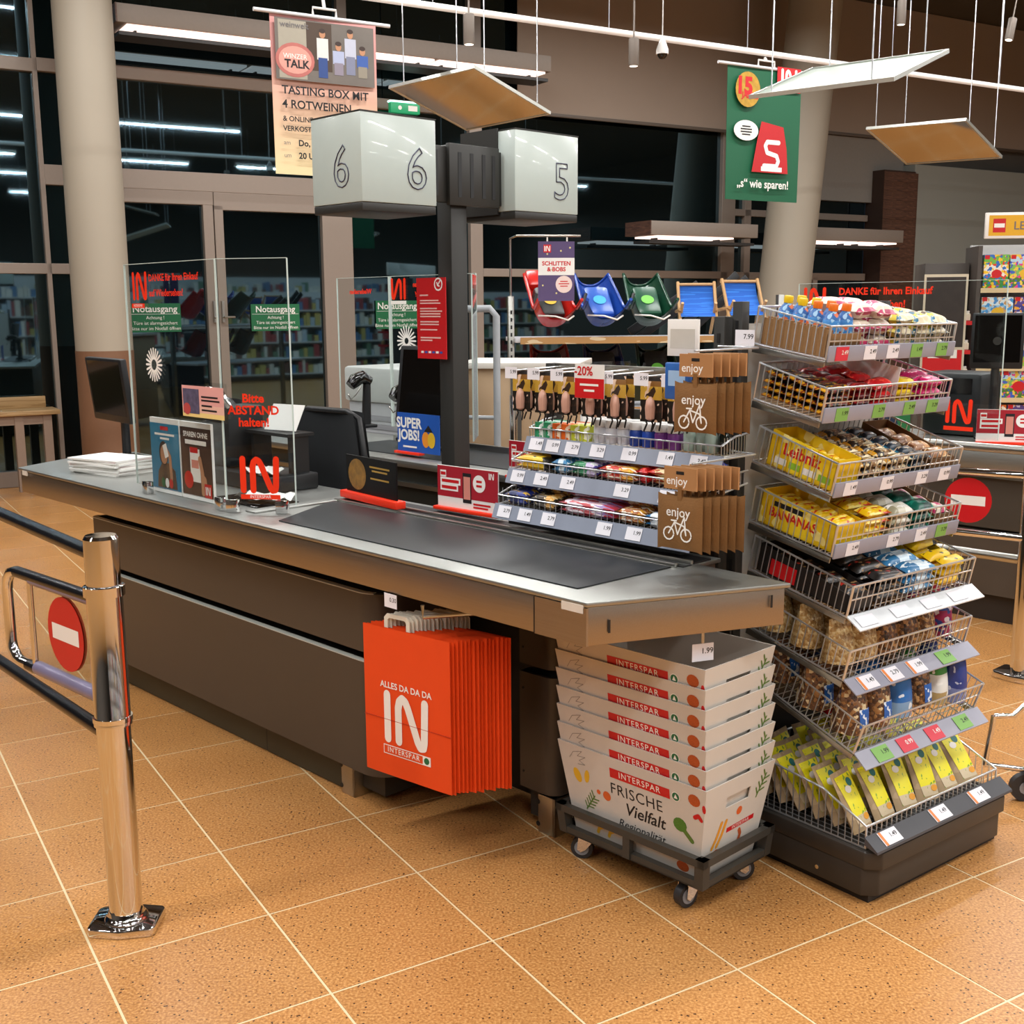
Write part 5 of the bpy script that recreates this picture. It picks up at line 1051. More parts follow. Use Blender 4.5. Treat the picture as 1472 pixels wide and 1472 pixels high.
# chair
def chair(label, M):
    t = thing('cashier_chair', label, 'chair', M)
    MB().grid(lambda i, j: ((i-.5)*.42*(1-.16*j*j), -.02-.05*(1-(2*i-1)**2)-.02*math.sin(j*3), .45+j*.69), 10, 10).grid(lambda i, j: ((i-.5)*.42*(1-.16*j*j), .035-.03*(1-(2*i-1)**2)-.02*math.sin(j*3), .45+j*.69), 10, 10, flip=True).part('backrest', mat('anthracite_fabric', '#1d2023', .85, var=.15, vscale=200), t, 60)
    MB().tube([(-.22, .01, .45)]+[(-.215+.0*k, .01, .45+.5*k/4) for k in range(5)]+[(-.185, .01, 1.12), (-.12, .01, 1.145), (.12, .01, 1.145), (.185, .01, 1.12)]+[(.215, .01, .95-.5*k/4) for k in range(5)], .012, 8).part('back_frame', DARK, t, 60)
    MB().box(-.23, -.42, .42, .23, -.06, .49).part('seat', mat('anthracite_fabric', '#1d2023', .85), t, bevel=.025); MB().tube([(0, -.22, .08), (0, -.22, .42)], .03, 12).part('gas_lift', DARK, t)
    for k in range(5): a = k*1.2566; MB().tube([(0, -.22, .09), (.28*math.cos(a), -.22+.28*math.sin(a), .05)], .018, 8).part('base_arm', DARK, t); MB().tube([(.28*math.cos(a)-.01, -.22+.28*math.sin(a), .025), (.28*math.cos(a)+.012, -.22+.28*math.sin(a), .025)], .025, 12).part('castor', DARK, t)
chair('black fabric cashier chair behind the belt end of lane six', K.m @ TR((-2.12, .78, .0)) @ RZ(186))
chair('black cashier chair further back behind the narrow acrylic screen', K.m @ TR((-3.0, .80, .0)) @ RZ(172))
# ================================================================== lane 5 counter behind
c5 = thing('checkout_counter', 'second checkout counter behind the sign post, dark front and grey belt', 'checkout counter', K.m @ TR((0, 1.32, 0)))
MB().prism([(-4.3, 0), (-.9, -.02), (-.7, .6), (-4.3, .62)], ZT-.03, ZT).part('worktop', STEELT, c5, bevel=.003); MB().prism([(-3.0, .1), (-1.0, .1), (-1.0, .45), (-3.0, .45)], ZT, ZT+.004).part('conveyor_belt', mat('black_rubber_belt'), c5)
MB().box(-4.2, .02, .03, -1.0, .58, ZT-.03).part('carcass', mat('black_front', '#23241f', .4), c5); MB().box(-4.2, .0, ZT-.12, -1.0, .02, ZT-.10).box(-4.2, .0, .45, -1.0, .02, .47).part('front_rail', GALV, c5); MB().box(-3.0, .47, ZT, -1.0, .49, ZT+.03).part('belt_rail', GALV, c5)
o = thing('belt_sign', 'blue and white job ad card with fruit figures on lane five', 'sign', K.m @ TR((-2.36, 1.42, ZT+.012))); MB().box(-.14, -.018, 0, .04, .018, .012).part('foot', ORED, o, bevel=.002); cdx = MB().box(-.13, -.002, .012, .17, .002, .19).part('card', mat('royal_blue_print', '#1d56b0', .4), o)
text('SUPER\nJOBS!', .065, WHITE, cdx, FX((-.045, -.003, .115)), bold=.035, line=.85); rect(.1, .008).part('text_line', WHITE, cdx, 0, M=FX((-.04, -.003, .035)))
for x, m_ in ((.075, mat('orange_fruit_print', '#e8902a', .5)), (.115, YEL)): disc(.026, .036).part('fruit_print', m_, cdx, 0, M=FX((x, -.003 if x < .1 else -.0034, .075)))
flat([(-.03, 0), (.03, 0), (0, .03)]).part('hat_print', BLACK, cdx, 0, M=FX((.095, -.0036, .112)))
monitor('black touch monitor standing on lane five beside the sign post', K.m @ TR((-2.47, 1.60, 1.185)) @ RZ(6), .40, .37, -8, .12)
def scanner(label, M):
    t = thing('hand_scanner', label, 'scanner', M); MB().box(-.05, -.05, 0, .05, .05, .02).part('foot', DARK, t, bevel=.006); MB().tube([(0, 0, .02), (0, .01, .26)], [.03, .024], 10).part('grip', DARK, t, 60)
    MB().tube([(.0, .03, .27), (0, -.02, .30), (0, -.07, .28), (0, -.1, .25)], [.03, .04, .042, .03], 12).part('head', SCREEN, t, 60); MB().tube([(.04, -.05, .25), (.05, -.09, .2), (.0, -.1, .17), (-.05, -.09, .2)], .004, 6).part('wire_cradle', GALV, t, 60)
scanner('black hand scanner on its stand left of the touch monitor', K.m @ TR((-3.0, 1.62, ZT+.08)) @ RZ(-10) @ Matrix.Scale(.85, 4)); scanner('second black hand scanner close beside the touch monitor', K.m @ TR((-2.72, 1.66, ZT+.03)) @ RZ(0) @ Matrix.Scale(.85, 4))
p5, L5 = pane('acrylic_screen', 'clear acrylic screen of lane five with mirrored red logo', (-3.65, 1.93), (-2.5, 1.93), .92, 1.71)
in_logo(.11, ORED, p5, FX((.55, -.005, 1.645)), mirror=True); rect(.13, .018).part('logo_strip', WHITE, p5, 0, M=FX((.55, -.005, 1.575)))
for s_, x, z in (('DANKE für Ihren', .80, 1.665), ('Einkauf und auf', .80, 1.615), ('Wiedersehen', .22, 1.635)): text(s_, .036, ORED, p5, plane((x, -.005, z), (-1, 0, 0), (0, 0, 1)), bold=.03)
strokes([[(.02*math.cos(a*.314), .02*math.sin(a*.314)), (.075*math.cos(a*.314), .075*math.sin(a*.314))] for a in range(20)], .009, 3).part('sunburst_sticker', WHITE, p5, 0, M=FX((.61, -.005, 1.377)))
MB().box(.465, -.006, .92, .48, .006, 1.71).part('pane_joint', EDGE, p5)
p6, L6 = pane('acrylic_screen', 'narrow clear acrylic screen of lane five right of the post', (-2.49, 1.92), (-2.32, 1.74), .92, 1.70)
# side signs / stands between the lanes
o = thing('bag_stand', 'slim white board with red logo standing right of the sign post', 'stand', K.m @ TR((-1.80, 2.1, 0)) @ RZ(70)); MB().box(-.13, -.012, .55, .13, .012, 1.12).part('board', PAPER, o, bevel=.003); in_logo(.14, RED, o, FX((0, -.013, .82)), mirror=True); MB().tube([(-.1, 0, .02), (-.1, 0, .56)], .01, 8).tube([(.1, 0, .02), (.1, 0, .56)], .01, 8).part('leg', GALV, o); MB().box(-.12, -.01, 1.12, .12, -.008, 1.3).part('clear_top', PLEXI, o, 0)
o = thing('basket_cabinet', 'white louvred cabinet behind lane five left of the post', 'cabinet', K.m @ TR((-3.65, 2.06, 0))); MB().box(-.1, 0, 0, .42, .4, 1.02).part('body', mat('light_grey_cabinet', '#b9b8ba', .5), o, bevel=.006); MB().box(-.12, -.02, 1.02, .44, .42, 1.22).part('bin_lid', mat('pale_grey_plastic', '#c9cbc8', .4), o, bevel=.02)
for k in range(16): MB().box(-.06, -.004, .2+k*.048, .36, .0, .23+k*.048).part('louvre', mat('louvre_grey', '#a3a2a6', .5), o)
# ================================================================== hanging things
rail = thing('ceiling_rail', 'long white ceiling rail from which the banners hang', 'rail', TR((-1.26, 7.5, 3.463)) @ RZ(31.2))
MB().tube([(-2.5, 0, 0), (12, 0, 0)], .022, 12).part('rail_tube', mat('white_rail', '#e6e4e0', .35, emit=.25), rail, 60)  # weak emission put into the white of the rail
for x in (.9, 2.3, 3.6, 5.2, 6.6): MB().tube([(x, 0, 0), (x, 0, 1.8)], .003, 4).part('rail_wire', WIRE, rail)
BFr = Frame(-1.26, 7.5, 31.2)
def banner(label, x0, x1, ztop, h, mat_, d=-.03):
    t = thing('hanging_banner', label, 'banner', BFr.m @ TR((x0, d, ztop-h)))
    w_ = x1-x0; MB().grid(lambda i, j: (i*w_, .008*math.sin(i*3+j), j*h), 8, 8).grid(lambda i, j: (i*w_, .002+.008*math.sin(i*3+j), j*h), 8, 8, flip=True).part('cloth', mat_, t)
    MB().tube([(-.1, 0, h+.008), (w_+.1, 0, h+.008)], .012, 10).part('hanging_rod', mat('clear_rod', '#d9dade', .2), t, 60)
    MB().tube([(w_*.4, 0, h+.02), (w_*.4, 0, h+.06), (w_*.62, 0, h+.06), (w_*.62, 0, h+.02)], .008, 8).tube([(w_*.51, 0, h+.06), (w_*.51, .02, 3.463-.037-(ztop-h))], .011, 8).part('hanger', HOUS, t, 60)
    return t, w_, h
PKG = bpy.data.materials.new('pink_to_cream_print'); PKG.use_nodes = True
def grad(m, stops, axis=2):
    N = m.node_tree.nodes; L = m.node_tree.links; tc = N.new('ShaderNodeTexCoord'); s_ = N.new('ShaderNodeSeparateXYZ'); L.new(tc.outputs['Generated'], s_.inputs[0]); c = N.new('ShaderNodeValToRGB'); e = c.color_ramp.elements
    e[0].position, e[0].color = stops[0][0], lin(stops[0][1]); e[1].position, e[1].color = stops[1][0], lin(stops[1][1])
    L.new(s_.outputs[axis], c.inputs[0]); L.new(c.outputs[0], N['Principled BSDF'].inputs['Base Color']); N['Principled BSDF'].inputs['Roughness'].default_value = .6
grad(PKG, ((.05, '#efd9a8'), (.75, '#d99a96')))
t, w_, h = banner('pink and cream banner announcing a tasting box, left of the cube sign', BFr.pv(385, 20, 0).x, BFr.pv(536, 32, 0).x, 3.29, .93, PKG)
y = -.017; q = lambda x, z, d=0: FX((x, y-d, z))
ph = rect(w_*.94, h*.38).part('photo', mat('grey_photo', '#6d665f', .6, var=.3, vscale=4), t, 0, M=q(w_/2, h*.785))
rect(w_*.26, h*.36).part('pale_wall', mat('photo_wall', '#a39c8c', .6), ph, 0, M=TR((-w_*.31, 0, .0006))); rect(w_*.24, h*.3).part('dark_door', mat('photo_door', '#4a3a2e', .6), ph, 0, M=TR((-w_*.06, .03, .0006)))
for x, z, hh, top_, leg_ in ((.0, .0, .26, '#d9d6d2', '#2f4a86'), (.13, -.04, .16, '#a8b0cc', '#8a8290'), (.23, .02, .24, '#b9bccb', '#7c8096'), (.33, -.05, .15, '#3a5aa0', '#8d8576')):
    f_ = rect(.075, hh*.48).part('figure_top', mat('fig%s' % top_, top_, .6), ph, 0, M=TR((x*.8-.02, z+.02, .0012))); rect(.06, hh*.45).part('figure_legs', mat('fig%s' % leg_, leg_, .6), f_, 0, M=TR((0, -hh*.42, .0002))); disc(.02, .025, 12).part('figure_head', SKIN, f_, 0, M=TR((0, hh*.24+.025, .0003))); disc(.021, .014, 12).part('figure_hair', HAIR, f_, 0, M=TR((0, hh*.24+.043, .0004)))
disc(.125, .1, 22).part('wax_seal', mat('wax_rose', '#b86a62', .5, var=.25, vscale=15), ph, 0, M=TR((-.2, -.06, .0016))); disc(.105, .08, 22).part('wax_centre', mat('wax_light', '#d69a8c', .5), ph, 0, M=TR((-.2, -.06, .002))); text('WINZER', .04, WHITE, ph, TR((-.2, -.04, .0024))); text('TALK', .065, BLACK, ph, TR((-.19, -.085, .0024)), bold=.03); text('weinwelt', .05, GREYTX, ph, TR((-.2, .14, .0024)), bold=.01)
for s, x, z, sz, b in (('TASTING BOX MIT', .05, .492, .092, .02), ('4 ROTWEINEN', .05, .41, .092, .02), ('& ONLINE LIVE', .05, .325, .058, .02), ('VERKOSTUNG', .05, .268, .058, .02), ('am', .05, .185, .05, 0), ('Do, 9. 12.', .14, .185, .068, .03), ('um', .05, .11, .05, 0), ('20 Uhr', .14, .11, .068, .03)): text(s, sz*.74, BLACK if b else GREYTX, t, q(x*w_/.66, z*h/.93), bold=b, align='LEFT')
o_ = rect(.17, .1).part('box_print', mat('cream_print', '#e2c9bb', .6), t, 0, M=q(w_*.88, h*.36)); rect(.06, .02).part('box_label', BLACK, o_, 0, M=TR((.03, -.01, .0006)))
GRB = wrap('green_banner', [(0, '#0f5c3c'), (1, '#0f5c3c')], .6, None); GRB2 = mat('green_glow_print', '#4f8a6e', .6, var=.1)
t, w_, h = banner('green banner with a red S emblem and sparen slogan on the ceiling rail', BFr.pv(1043, 100, 0).x, BFr.pv(1148, 100, 0).x, 3.34, .985, GRB)
rect(w_*.33, w_*.24).part('logo_field', RED, t, 0, M=q(w_*.81, h*.935)); in_logo(w_*.2, WHITE, t, q(w_*.81, h*.94, .001))
disc(.125, .13, 24).part('gold_badge', mat('gold_badge', '#b98f2a', .4, var=.5, vscale=25), t, 0, M=q(w_*.25, h*.83)); text('15', .17, RED, t, q(w_*.2, h*.85, .001), bold=.05); text('JAHRE', .06, RED, t, q(w_*.28, h*.785, .0012), bold=.04)
disc(.125, .075, 24).part('speech_bubble', WHITE, t, 0, M=q(w_*.24, h*.525)); 
for k in range(4): rect(.13-.03*abs(k-1.5), .01).part('text_line', BLACK, t, 0, M=q(w_*.24, h*.555-k*.02, .001))
flat([(-.19, -.19), (.19, -.19), (.17, .0), (.13, .16), (-.1, .19), (-.14, .05)]).part('red_field', mat('bright_red_print', '#c01c22', .5), t, 0, M=q(w_*.58, h*.41)); strokes([[(.07, .09), (-.05, .09), (-.07, .06), (-.05, .01), (.05, -.01), (.07, -.05), (.05, -.09), (-.08, -.09)]], .035, 5).part('letter_mark', WHITE, t, 0, M=q(w_*.6, h*.36, .001)); rect(.22, .035).part('strip', WHITE, t, 0, M=q(w_*.6, h*.245, .001))
text('„s“ wie sparen!', .088, WHITE, t, q(w_*.49, h*.125, .001), bold=.02)
# mirror reflector panels on wires
MIR = mat('mirror_panel', '#d9d2c8', .06, 1, var=.02)
for lab, c, a in (('mirror ceiling panel above the cube signs, reflecting the floor', (-.245, 7.617, 2.822), (-41.236, -14.337, -2.25)), ('pale tilted ceiling panel in front of the green banner', (1.668, 5.991, 2.661), (50.944, .195, -18.313)), ('mirror ceiling panel at upper right, reflecting the tiled floor', (3.061, 8.72, 2.692), (317.621, -14.862, 1.304))):
    t = thing('ceiling_panel', lab, 'panel', TR(c) @ RZ(a[0]) @ RX(a[1]) @ RY(a[2]))
    MB().box(-.35, -.35, -.004, .35, .35, .004).part('panel_sheet', MIR if 'mirror' in lab else mat('pale_panel', '#9aa599', .35, var=.02), t, 0)
    MB().box(-.362, -.362, -.008, .362, -.35, .012).box(-.362, .35, -.008, .362, .362, .012).box(-.362, -.35, -.008, -.35, .35, .012).box(.35, -.35, -.008, .362, .35, .012).part('panel_frame', mat('pale_alu_frame', '#c9cbc4', .3, .6), t, 0)
    M_ = TR(c) @ RZ(a[0]) @ RX(a[1]) @ RY(a[2]); Mi = M_.inverted()
    for x in (-.34, .34):
        for y_ in (-.25, .25): p_ = Vector((x, y_, .01)); MB().tube([p_, Mi @ (M_ @ p_+Vector((0, 0, 5.3-c[2]-.2)))], .0035, 4).part('suspension_wire', WIRE, t)
# spotlights, camera dome
SPT = mat('grey_spotlight', '#857c74', .4, .3)
for lab, x, y_, hang in (('spotlight', 674, 42, .3), ('spotlight', 911, 75, .3), ('spotlight', 1296, 18, .3), ('spotlight', 1453, 42, .25)):
    p_ = BFr.pv(x, y_, -.4); ll = {674: 'grey cylinder spotlight hanging above the first mirror panel', 911: 'grey cylinder spotlight left of the security camera dome', 1296: 'grey cylinder spotlight above the pale tilted panel', 1453: 'grey cylinder spotlight at the top right corner'}[x]
    t = thing('spotlight', ll, 'spotlight', BFr.m @ TR(p_) @ (RY(12) if x > 1400 else RY(0))); MB().lathe([(.0, -.09), (.032, -.09), (.035, -.085), (.035, .085), (.03, .09), (.0, .09)], 18).part('barrel', SPT, t); MB().tube([(0, 0, .09), (0, 0, 5.3-p_.z)], .006, 8).part('stem', SPT, t); MB().lathe([(.0, -.0915), (.028, -.0915), (.028, -.0905), (.0, -.0905)], 16).part('lens', mat('lit_lens', '#fff4e4', .3, emit=2), t)
p_ = BFr.pv(952, 78, -.1); t = thing('security_camera', 'small white dome camera hanging under the ceiling rail', 'camera', BFr.m @ TR(p_)); MB().lathe([(.004, 5.3-p_.z), (.004, .12), (.02, .1), (.045, .03), (.045, .0)], 16).part('mount', HOUS, t); MB().lathe([(.0, -.035), (.02, -.03), (.034, -.012), (.037, 0)], 16).part('dome', SCREEN, t)
# exit light
t = thing('exit_light', 'green illuminated exit light partly behind the first mirror panel', 'exit sign', B.m @ TR(B.pv(581, 156, -.26))); MB().box(-.16, -.03, -.05, .16, .03, .05).part('housing', mat('lit_green_sign', '#1a8a5a', .4, emit=.5), t, bevel=.006); MB().box(-.165, -.033, .05, .165, .033, .065).part('lamp_strip', mat('cyan_lamp', '#bff2f0', .4, emit=2.5), t); MB().tube([(0, 0, .06), (0, 0, 5.3-B.pv(581, 156, -.26).z)], .006, 6).part('hanging_rod', FRD, t); rect(.1, .05).part('pictogram', WHITE, t, 0, M=FX((.08, -.031, 0))); disc(.02).part('arrow', WHITE, t, 0, M=FX((-.06, -.031, 0)))
# emergency exit notices on the doors
for lab, x0, y0, x1, y1 in (('green emergency exit notice on the left door leaf, behind the sunburst screen', 187, 436, 259, 478), ('green emergency exit notice on the right door leaf', 362, 437, 430, 476), ('green emergency exit notice on the window right of the doors', 541, 432, 601, 473)):
    a = B.pv(x0, y1, -.03); b = B.pv(x1, y0, -.03); w_ = b.x-a.x; h = b.z-a.z
    t = thing('exit_notice', lab, 'sign', B.m @ TR(a)); MB().box(0, 0, 0, w_, .004, h).part('board', GREEN, t)
    text('Notausgang', h*.33, WHITE, t, FX((w_/2, -.001, h*.8)), bold=.015)
    for s, z in (('Achtung !', .5), ('Türe ist alarmgesichert', .31), ('Bitte nur im Notfall öffnen', .12)): text(s, h*.165, WHITE, t, FX((w_/2, -.001, h*z)))
    rect(w_*.96, h*.012).part('rule', WHITE, t, 0, M=FX((w_/2, -.001, h*.63)))
# bench by the left window
PINE = wrap('light_oak', [(0, '#a5855a'), (1, '#a5855a')], .45, ['#b5956a', '#94744a'], (3, 60, 60))
t = thing('wooden_bench', 'light oak ledge table on metal legs under the left window', 'table', B.m @ TR((0, -.08, 0)))
MB().box(-3.6, -.36, .66, .42, 0, .70).part('table_top', PINE, t, bevel=.004); MB().box(-3.6, -.03, .70, .36, 0, .8).part('back_ledge', PINE, t, bevel=.004)
for x in (.05, .28): MB().box(x, -.33, 0, x+.07, -.26, .66).part('leg', mat('beige_leg', '#8f7a6a', .5), t)
MB().box(-3.5, -.32, .58, .35, -.27, .66).part('apron', mat('beige_leg', '#8f7a6a', .5), t)
# ================================================================== middle background: antenna, bins, sled rack
t = thing('security_antenna', 'grey tubular security antenna loop right of the sign post', 'security gate', TR((-.16, 6.4, 0)) @ RZ(-14))
MB().tube([(-.2, 0, .03), (-.2, 0, 1.50), (-.17, 0, 1.54), (.05, 0, 1.54), (.085, 0, 1.50), (.085, 0, .03)], .02, 12).part('loop', mat('light_grey_tube', '#9a9ea2', .4), t, 60); MB().tube([(-.2, 0, .95), (.085, 0, .95)], .012, 8).part('cross_tube', mat('light_grey_tube'), t); MB().tube([(-.2, 0, .55), (.085, 0, .55)], .012, 8).part('cross_tube', mat('light_grey_tube'), t); MB().box(-.27, -.08, 0, .15, .08, .03).part('floor_plate', DKGREY, t)
BEI = mat('beige_bin_board', '#b79c7c', .6, var=.04, vscale=4)
t = thing('display_bin', 'beige square promotion bin with white top behind the antenna', 'bin', TR((.09, 7.0, 0)) @ RZ(-10))
MB().box(-.33, -.3, .1, .33, .3, 1.2).part('body', BEI, t, bevel=.004); MB().box(-.36, -.33, 1.2, .36, .33, 1.235).part('lid', mat('white_lid_board', '#ddd8d0', .5), t, bevel=.004)
for x in (-.04, .0): MB().box(x, -.312, .0, x+.022, -.295, 1.2).part('post', GALV, t)
t = thing('basket_rail', 'chrome post and black bar in front of the beige bin', 'rail', TR((.01, 6.3, 0))); MB().tube([(0, 0, 0), (0, 0, 1.08)], .02, 14).part('post', CHROME, t, 60); MB().tube([(0, 0, 1.03), (.6, .1, 1.03)], .02, 12).part('bar', SLV, t, 60)
SF = Frame(0, 8.0, 8)
rk = thing('sled_rack', 'grey steel rack with two shelves of plastic sleds before the windows', 'shelf', SF.m)
for x in (0, 1.9):
    p_ = MB().box(x-.02, -.03, 0, x+.02, .03, 1.62).part('upright', GALV, rk, bevel=.002)
    for k in range(12): MB().box(x-.006, -.0312, .95+k*.05, x+.006, -.03, .975+k*.05).part('upright_slot', DARK, p_)
for z, d in ((1.34, .5), (.86, .55)):
    MB().box(.02, -.1, z-.03, 1.88, d-.1, z).part('shelf_board', mat('pale_shelf', '#c9ccd2', .5), rk, bevel=.003); MB().box(.05, -.115, z-.04, 1.86, -.1, z+.005).part('shelf_edge', wrap('wood_label_edge', [(0, '#b58a55'), (1, '#b58a55')], .5, '#d8c4a0', (6, 1, 30)), rk)
MB().tube([(.0, 0, 1.62), (.0, 0, 2.0), (.0, -.3, 2.0), (.42, -.3, 2.0)], .008, 8).part('sign_arm', GALV, rk, 60)
t = thing('hanging_sign', 'purple and white sled promotion sign hanging from the rack arm', 'sign', SF.m @ TR((.26, -.3, 1.585))); wS, hS = .24, .38
MB().box(-wS/2, 0, 0, wS/2, .004, hS).part('board', mat('purple_board', '#54446e', .5, var=.05), t); rect(wS, hS*.29).part('white_band', PAPER, t, 0, M=FX((0, -.001, hS*.58))); text('SCHLITTEN\n& BOBS', .037, RED, t, FX((0, -.0016, hS*.58)), bold=.03); disc(.055).part('badge', mat('pale_pink_badge', '#e6cfc8', .5), t, 0, M=FX((.05, -.0016, hS*.28))); [rect(w9, .006).part('text_line', RED, t, 0, M=FX((.05, -.002, hS*z9))) for w9, z9 in ((.05, .33), (.07, .29), (.05, .25))]; rect(.05, .05).part('logo_field', RED, t, 0, M=FX((-.06, -.001, hS*.88))); in_logo(.035, WHITE, t, FX((-.06, -.0016, hS*.88)))
for k in range(7): disc(.006, n=8).part('star', mat('star_print', '#d8c98a', .5), t, 0, M=FX((-.09+.03*k, -.001, [.1, .3, .2, .05, .32, .12, .34][k])))
for x in (-.06, .07): MB().tube([(x, 0, hS), (x, 0, 2.0-1.585-.0085)], .005, 6).part('clip', WHITE, t)
def sled(label, M, col, seat=None, badge=None, L=.5, W_=.3):
    t = thing('plastic_sled', label, 'sled', M); cm = mat('sled_'+col, col, .25, var=.05)
    def hull(i, j, inner=0):
        a = 2*i-1; s = 1-j*j*.55; x = a*W_/2*(1-.18*j)*(1 if not inner else .97); z = j*L
        y = -.16*(abs(a)**2.6)*(1-.35*j)+(0 if not inner else .012)-.0*j
        if j < .12: y -= (.12-j)*1.1
        return (x, y, z)
    MB().grid(lambda i, j: hull(i, j), 14, 10, flip=True).grid(lambda i, j: hull(i, j, 1), 14, 10).part('hull', cm, t, 60)
    MB().tube([hull(0, j/10) for j in range(11)]+[hull(i/14, 1) for i in range(1, 15)]+[hull(1, 1-j/10) for j in range(1, 11)], .012, 8).part('rim', cm, t, 60)
    if seat: MB().box(-.09, -.12, .06, .09, -.02, .36).part('seat_pad', seat, t, bevel=.03)
    if badge: disc(.045).part('round_sticker', badge, t, 0, M=FX((.0, -.06 if not seat else -.125, .2)))
    MB().tube([(-.12, -.14, .02), (-.03, -.2, -.06), (.05, -.2, -.1), (.12, -.15, .0)], .006, 6).part('pull_cord', WHITE, t, 60)
    MB().tube([(-.15, -.12, .1), (-.1, -.16, .22)], .012, 6).part('brake_lever', DARK, t)
    return t
LIME = mat('lime_sticker', '#6fc24a', .4, var=.2, vscale=80); CY = mat('cyan_sticker', '#3aa5e0', .4, var=.2, vscale=60)
tl = lambda x, z, d=.1, a=0: SF.m @ TR((x, d, z)) @ RZ(a) @ RX(-50)
BLKSEAT = mat('black_sled_seat', '#181818', .4)
s_ = sled('red and black sled with steering seat on the upper rack shelf', tl(.29, 1.37, .0, 5), '#c8241c', BLKSEAT, YEL)
MB().box(-.1, -.08, .42, .1, -.01, .6).part('red_backrest', mat('sled_#c8241c'), s_, bevel=.03)
sled('blue plastic sled with cyan sticker on the upper rack shelf', tl(.64, 1.37, .03, 2), '#1c4296', mat('sled_seat_blue', '#2a5ab4', .3), CY); sled('dark green plastic sled with lime stickers on the upper rack shelf', tl(.98, 1.37, .05, -2), '#123d2a', mat('sled_seat_green', '#164a34', .3), LIME)
for x, c, l in ((.3, '#7a1a14', 'dark red sled on the lower rack shelf'), (.68, '#141c44', 'navy sled on the lower rack shelf, under the blue one'), (1.06, '#0e2c20', 'dark green sled on the lower rack shelf, under the green one')): sled(l, SF.m @ TR((x, .1, .88)) @ RX(-35), c, BLKSEAT, LIME if x > 1 else None, .42, .3)
for x, y_, r_, l in ((.95, .5, 38, 'black pair of skis leaning behind the blue sled'), (1.3, .5, 30, 'black pair of skis leaning behind the green sled')):
    o = thing('ski_pair', l, 'skis', SF.m @ TR((x, y_, 1.36)) @ RY(r_+18)); MB().box(-.03, 0, 0, .03, .02, .62).part('ski', DARK, o, bevel=.004); MB().box(.04, 0, .03, .1, .02, .66).part('ski', DARK, o, bevel=.004)
BLUF = wrap('blue_chair_fabric', [(0, '#1d5fc0'), (1, '#1d5fc0')], .8, '#2f7ad8', (4, 40, 90)); WOODC = mat('pale_beech', '#c39a68', .5, var=.1)
def deck_chair(label, M):
    t = thing('deck_chair', label, 'chair', M)
    for x in (-.15, .15): MB().tube([(x, .12, 0), (x, -.1, .42)], .013, 6).part('leg', WOODC, t); MB().tube([(x*.9, -.14, 0), (x*.9, .1, .25)], .013, 6).part('leg', WOODC, t); MB().tube([(x, -.16, .18), (x, .06, .2)], .014, 6).part('armrest', WOODC, t)
    MB().grid(lambda i, j: ((i-.5)*.28, .06-.17*j-.04*math.sin(j*3.1), .14+.25*j), 4, 8).grid(lambda i, j: ((i-.5)*.28, .066-.17*j-.04*math.sin(j*3.1), .14+.25*j), 4, 8, flip=True).part('fabric_sling', BLUF, t); MB().tube([(-.16, -.1, .4), (.16, -.1, .4)], .012, 6).part('cross_rod', WOODC, t)
deck_chair('small blue deck chair right of the green sled', SF.m @ TR((1.32, .05, 1.355)) @ RZ(172) @ Matrix.Scale(.85, 4)); deck_chair('small blue deck chair beside the slanted column', SF.m @ TR((1.66, .05, 1.355)) @ RZ(186) @ Matrix.Scale(.9, 4))
# ================================================================== right background: third lane, gate, toy shelf
c7 = thing('checkout_counter', 'third checkout counter behind the snack tower at right', 'checkout counter', K.m @ TR((0, 3.52, 0)))
MB().prism([(-2.2, 0), (1.6, 0), (1.6, .6), (-2.2, .6)], .765, ZT).part('worktop', STEELT, c7, bevel=.004); MB().box(-2.1, .08, .47, 1.55, .1, .72).part('front_panel', TAUPE, c7); MB().box(-2.1, .08, .14, 1.55, .1, .455).part('front_panel', TAUPE, c7); MB().box(-2.1, .12, .0, 1.55, .58, .765).part('carcass', mat('dark_plinth', '#2a231e', .5), c7); MB().box(-2.1, .05, .72, 1.55, .08, .735).part('front_rail', GALV, c7)
g3 = thing('swing_gate', 'steel gate with no-entry disc beside the third checkout counter', 'gate', K.m @ TR((-.133, 2.835, 0)))
MB().lathe([(.04, .0), (.04, 1.0), (.03, 1.01)], 24).part('post', CHROME, g3); MB().prism([(x*1.1, y_*1.1) for x, y_ in bs], 0, .03).part('base_plate', CHROME, g3, bevel=.006)
MB().tube([(0, -.02, .86), (-.46, -.1, .86), (-.5, -.11, .82), (-.5, -.11, .64), (-.46, -.1, .6), (0, -.02, .6)], .016, 12).part('arm_tube', CHROME, g3, 60)
gp = MB().box(-.42, -.003, .62, -.02, .003, .85).part('clear_panel', PLEXI, g3, 0, M=RZ(10)); e_ = disc(.096).part('no_entry_disc', RED, gp, 0, M=FX((-.25, -.005, .735))); rect(.14, .04).part('no_entry_bar', WHITE, gp, 0, M=FX((-.25, -.0056, .735)))
for z in (.955, .5): MB().tube([(-.9, .02, z), (.9, .02, z)], .019, 12).part('rail_bar', GALV, g3, 60)
monitor('black customer screen seen from behind on the third lane', K.m @ TR((-.72, 3.75, 1.37)) @ RZ(25), .24, .27, 0, .35, back=True)
p7, L7 = pane('acrylic_screen', 'clear acrylic screen with orange thank-you lettering above the snack tower', (-1.75, 3.6), (-.62, 3.6), .9, 1.66)
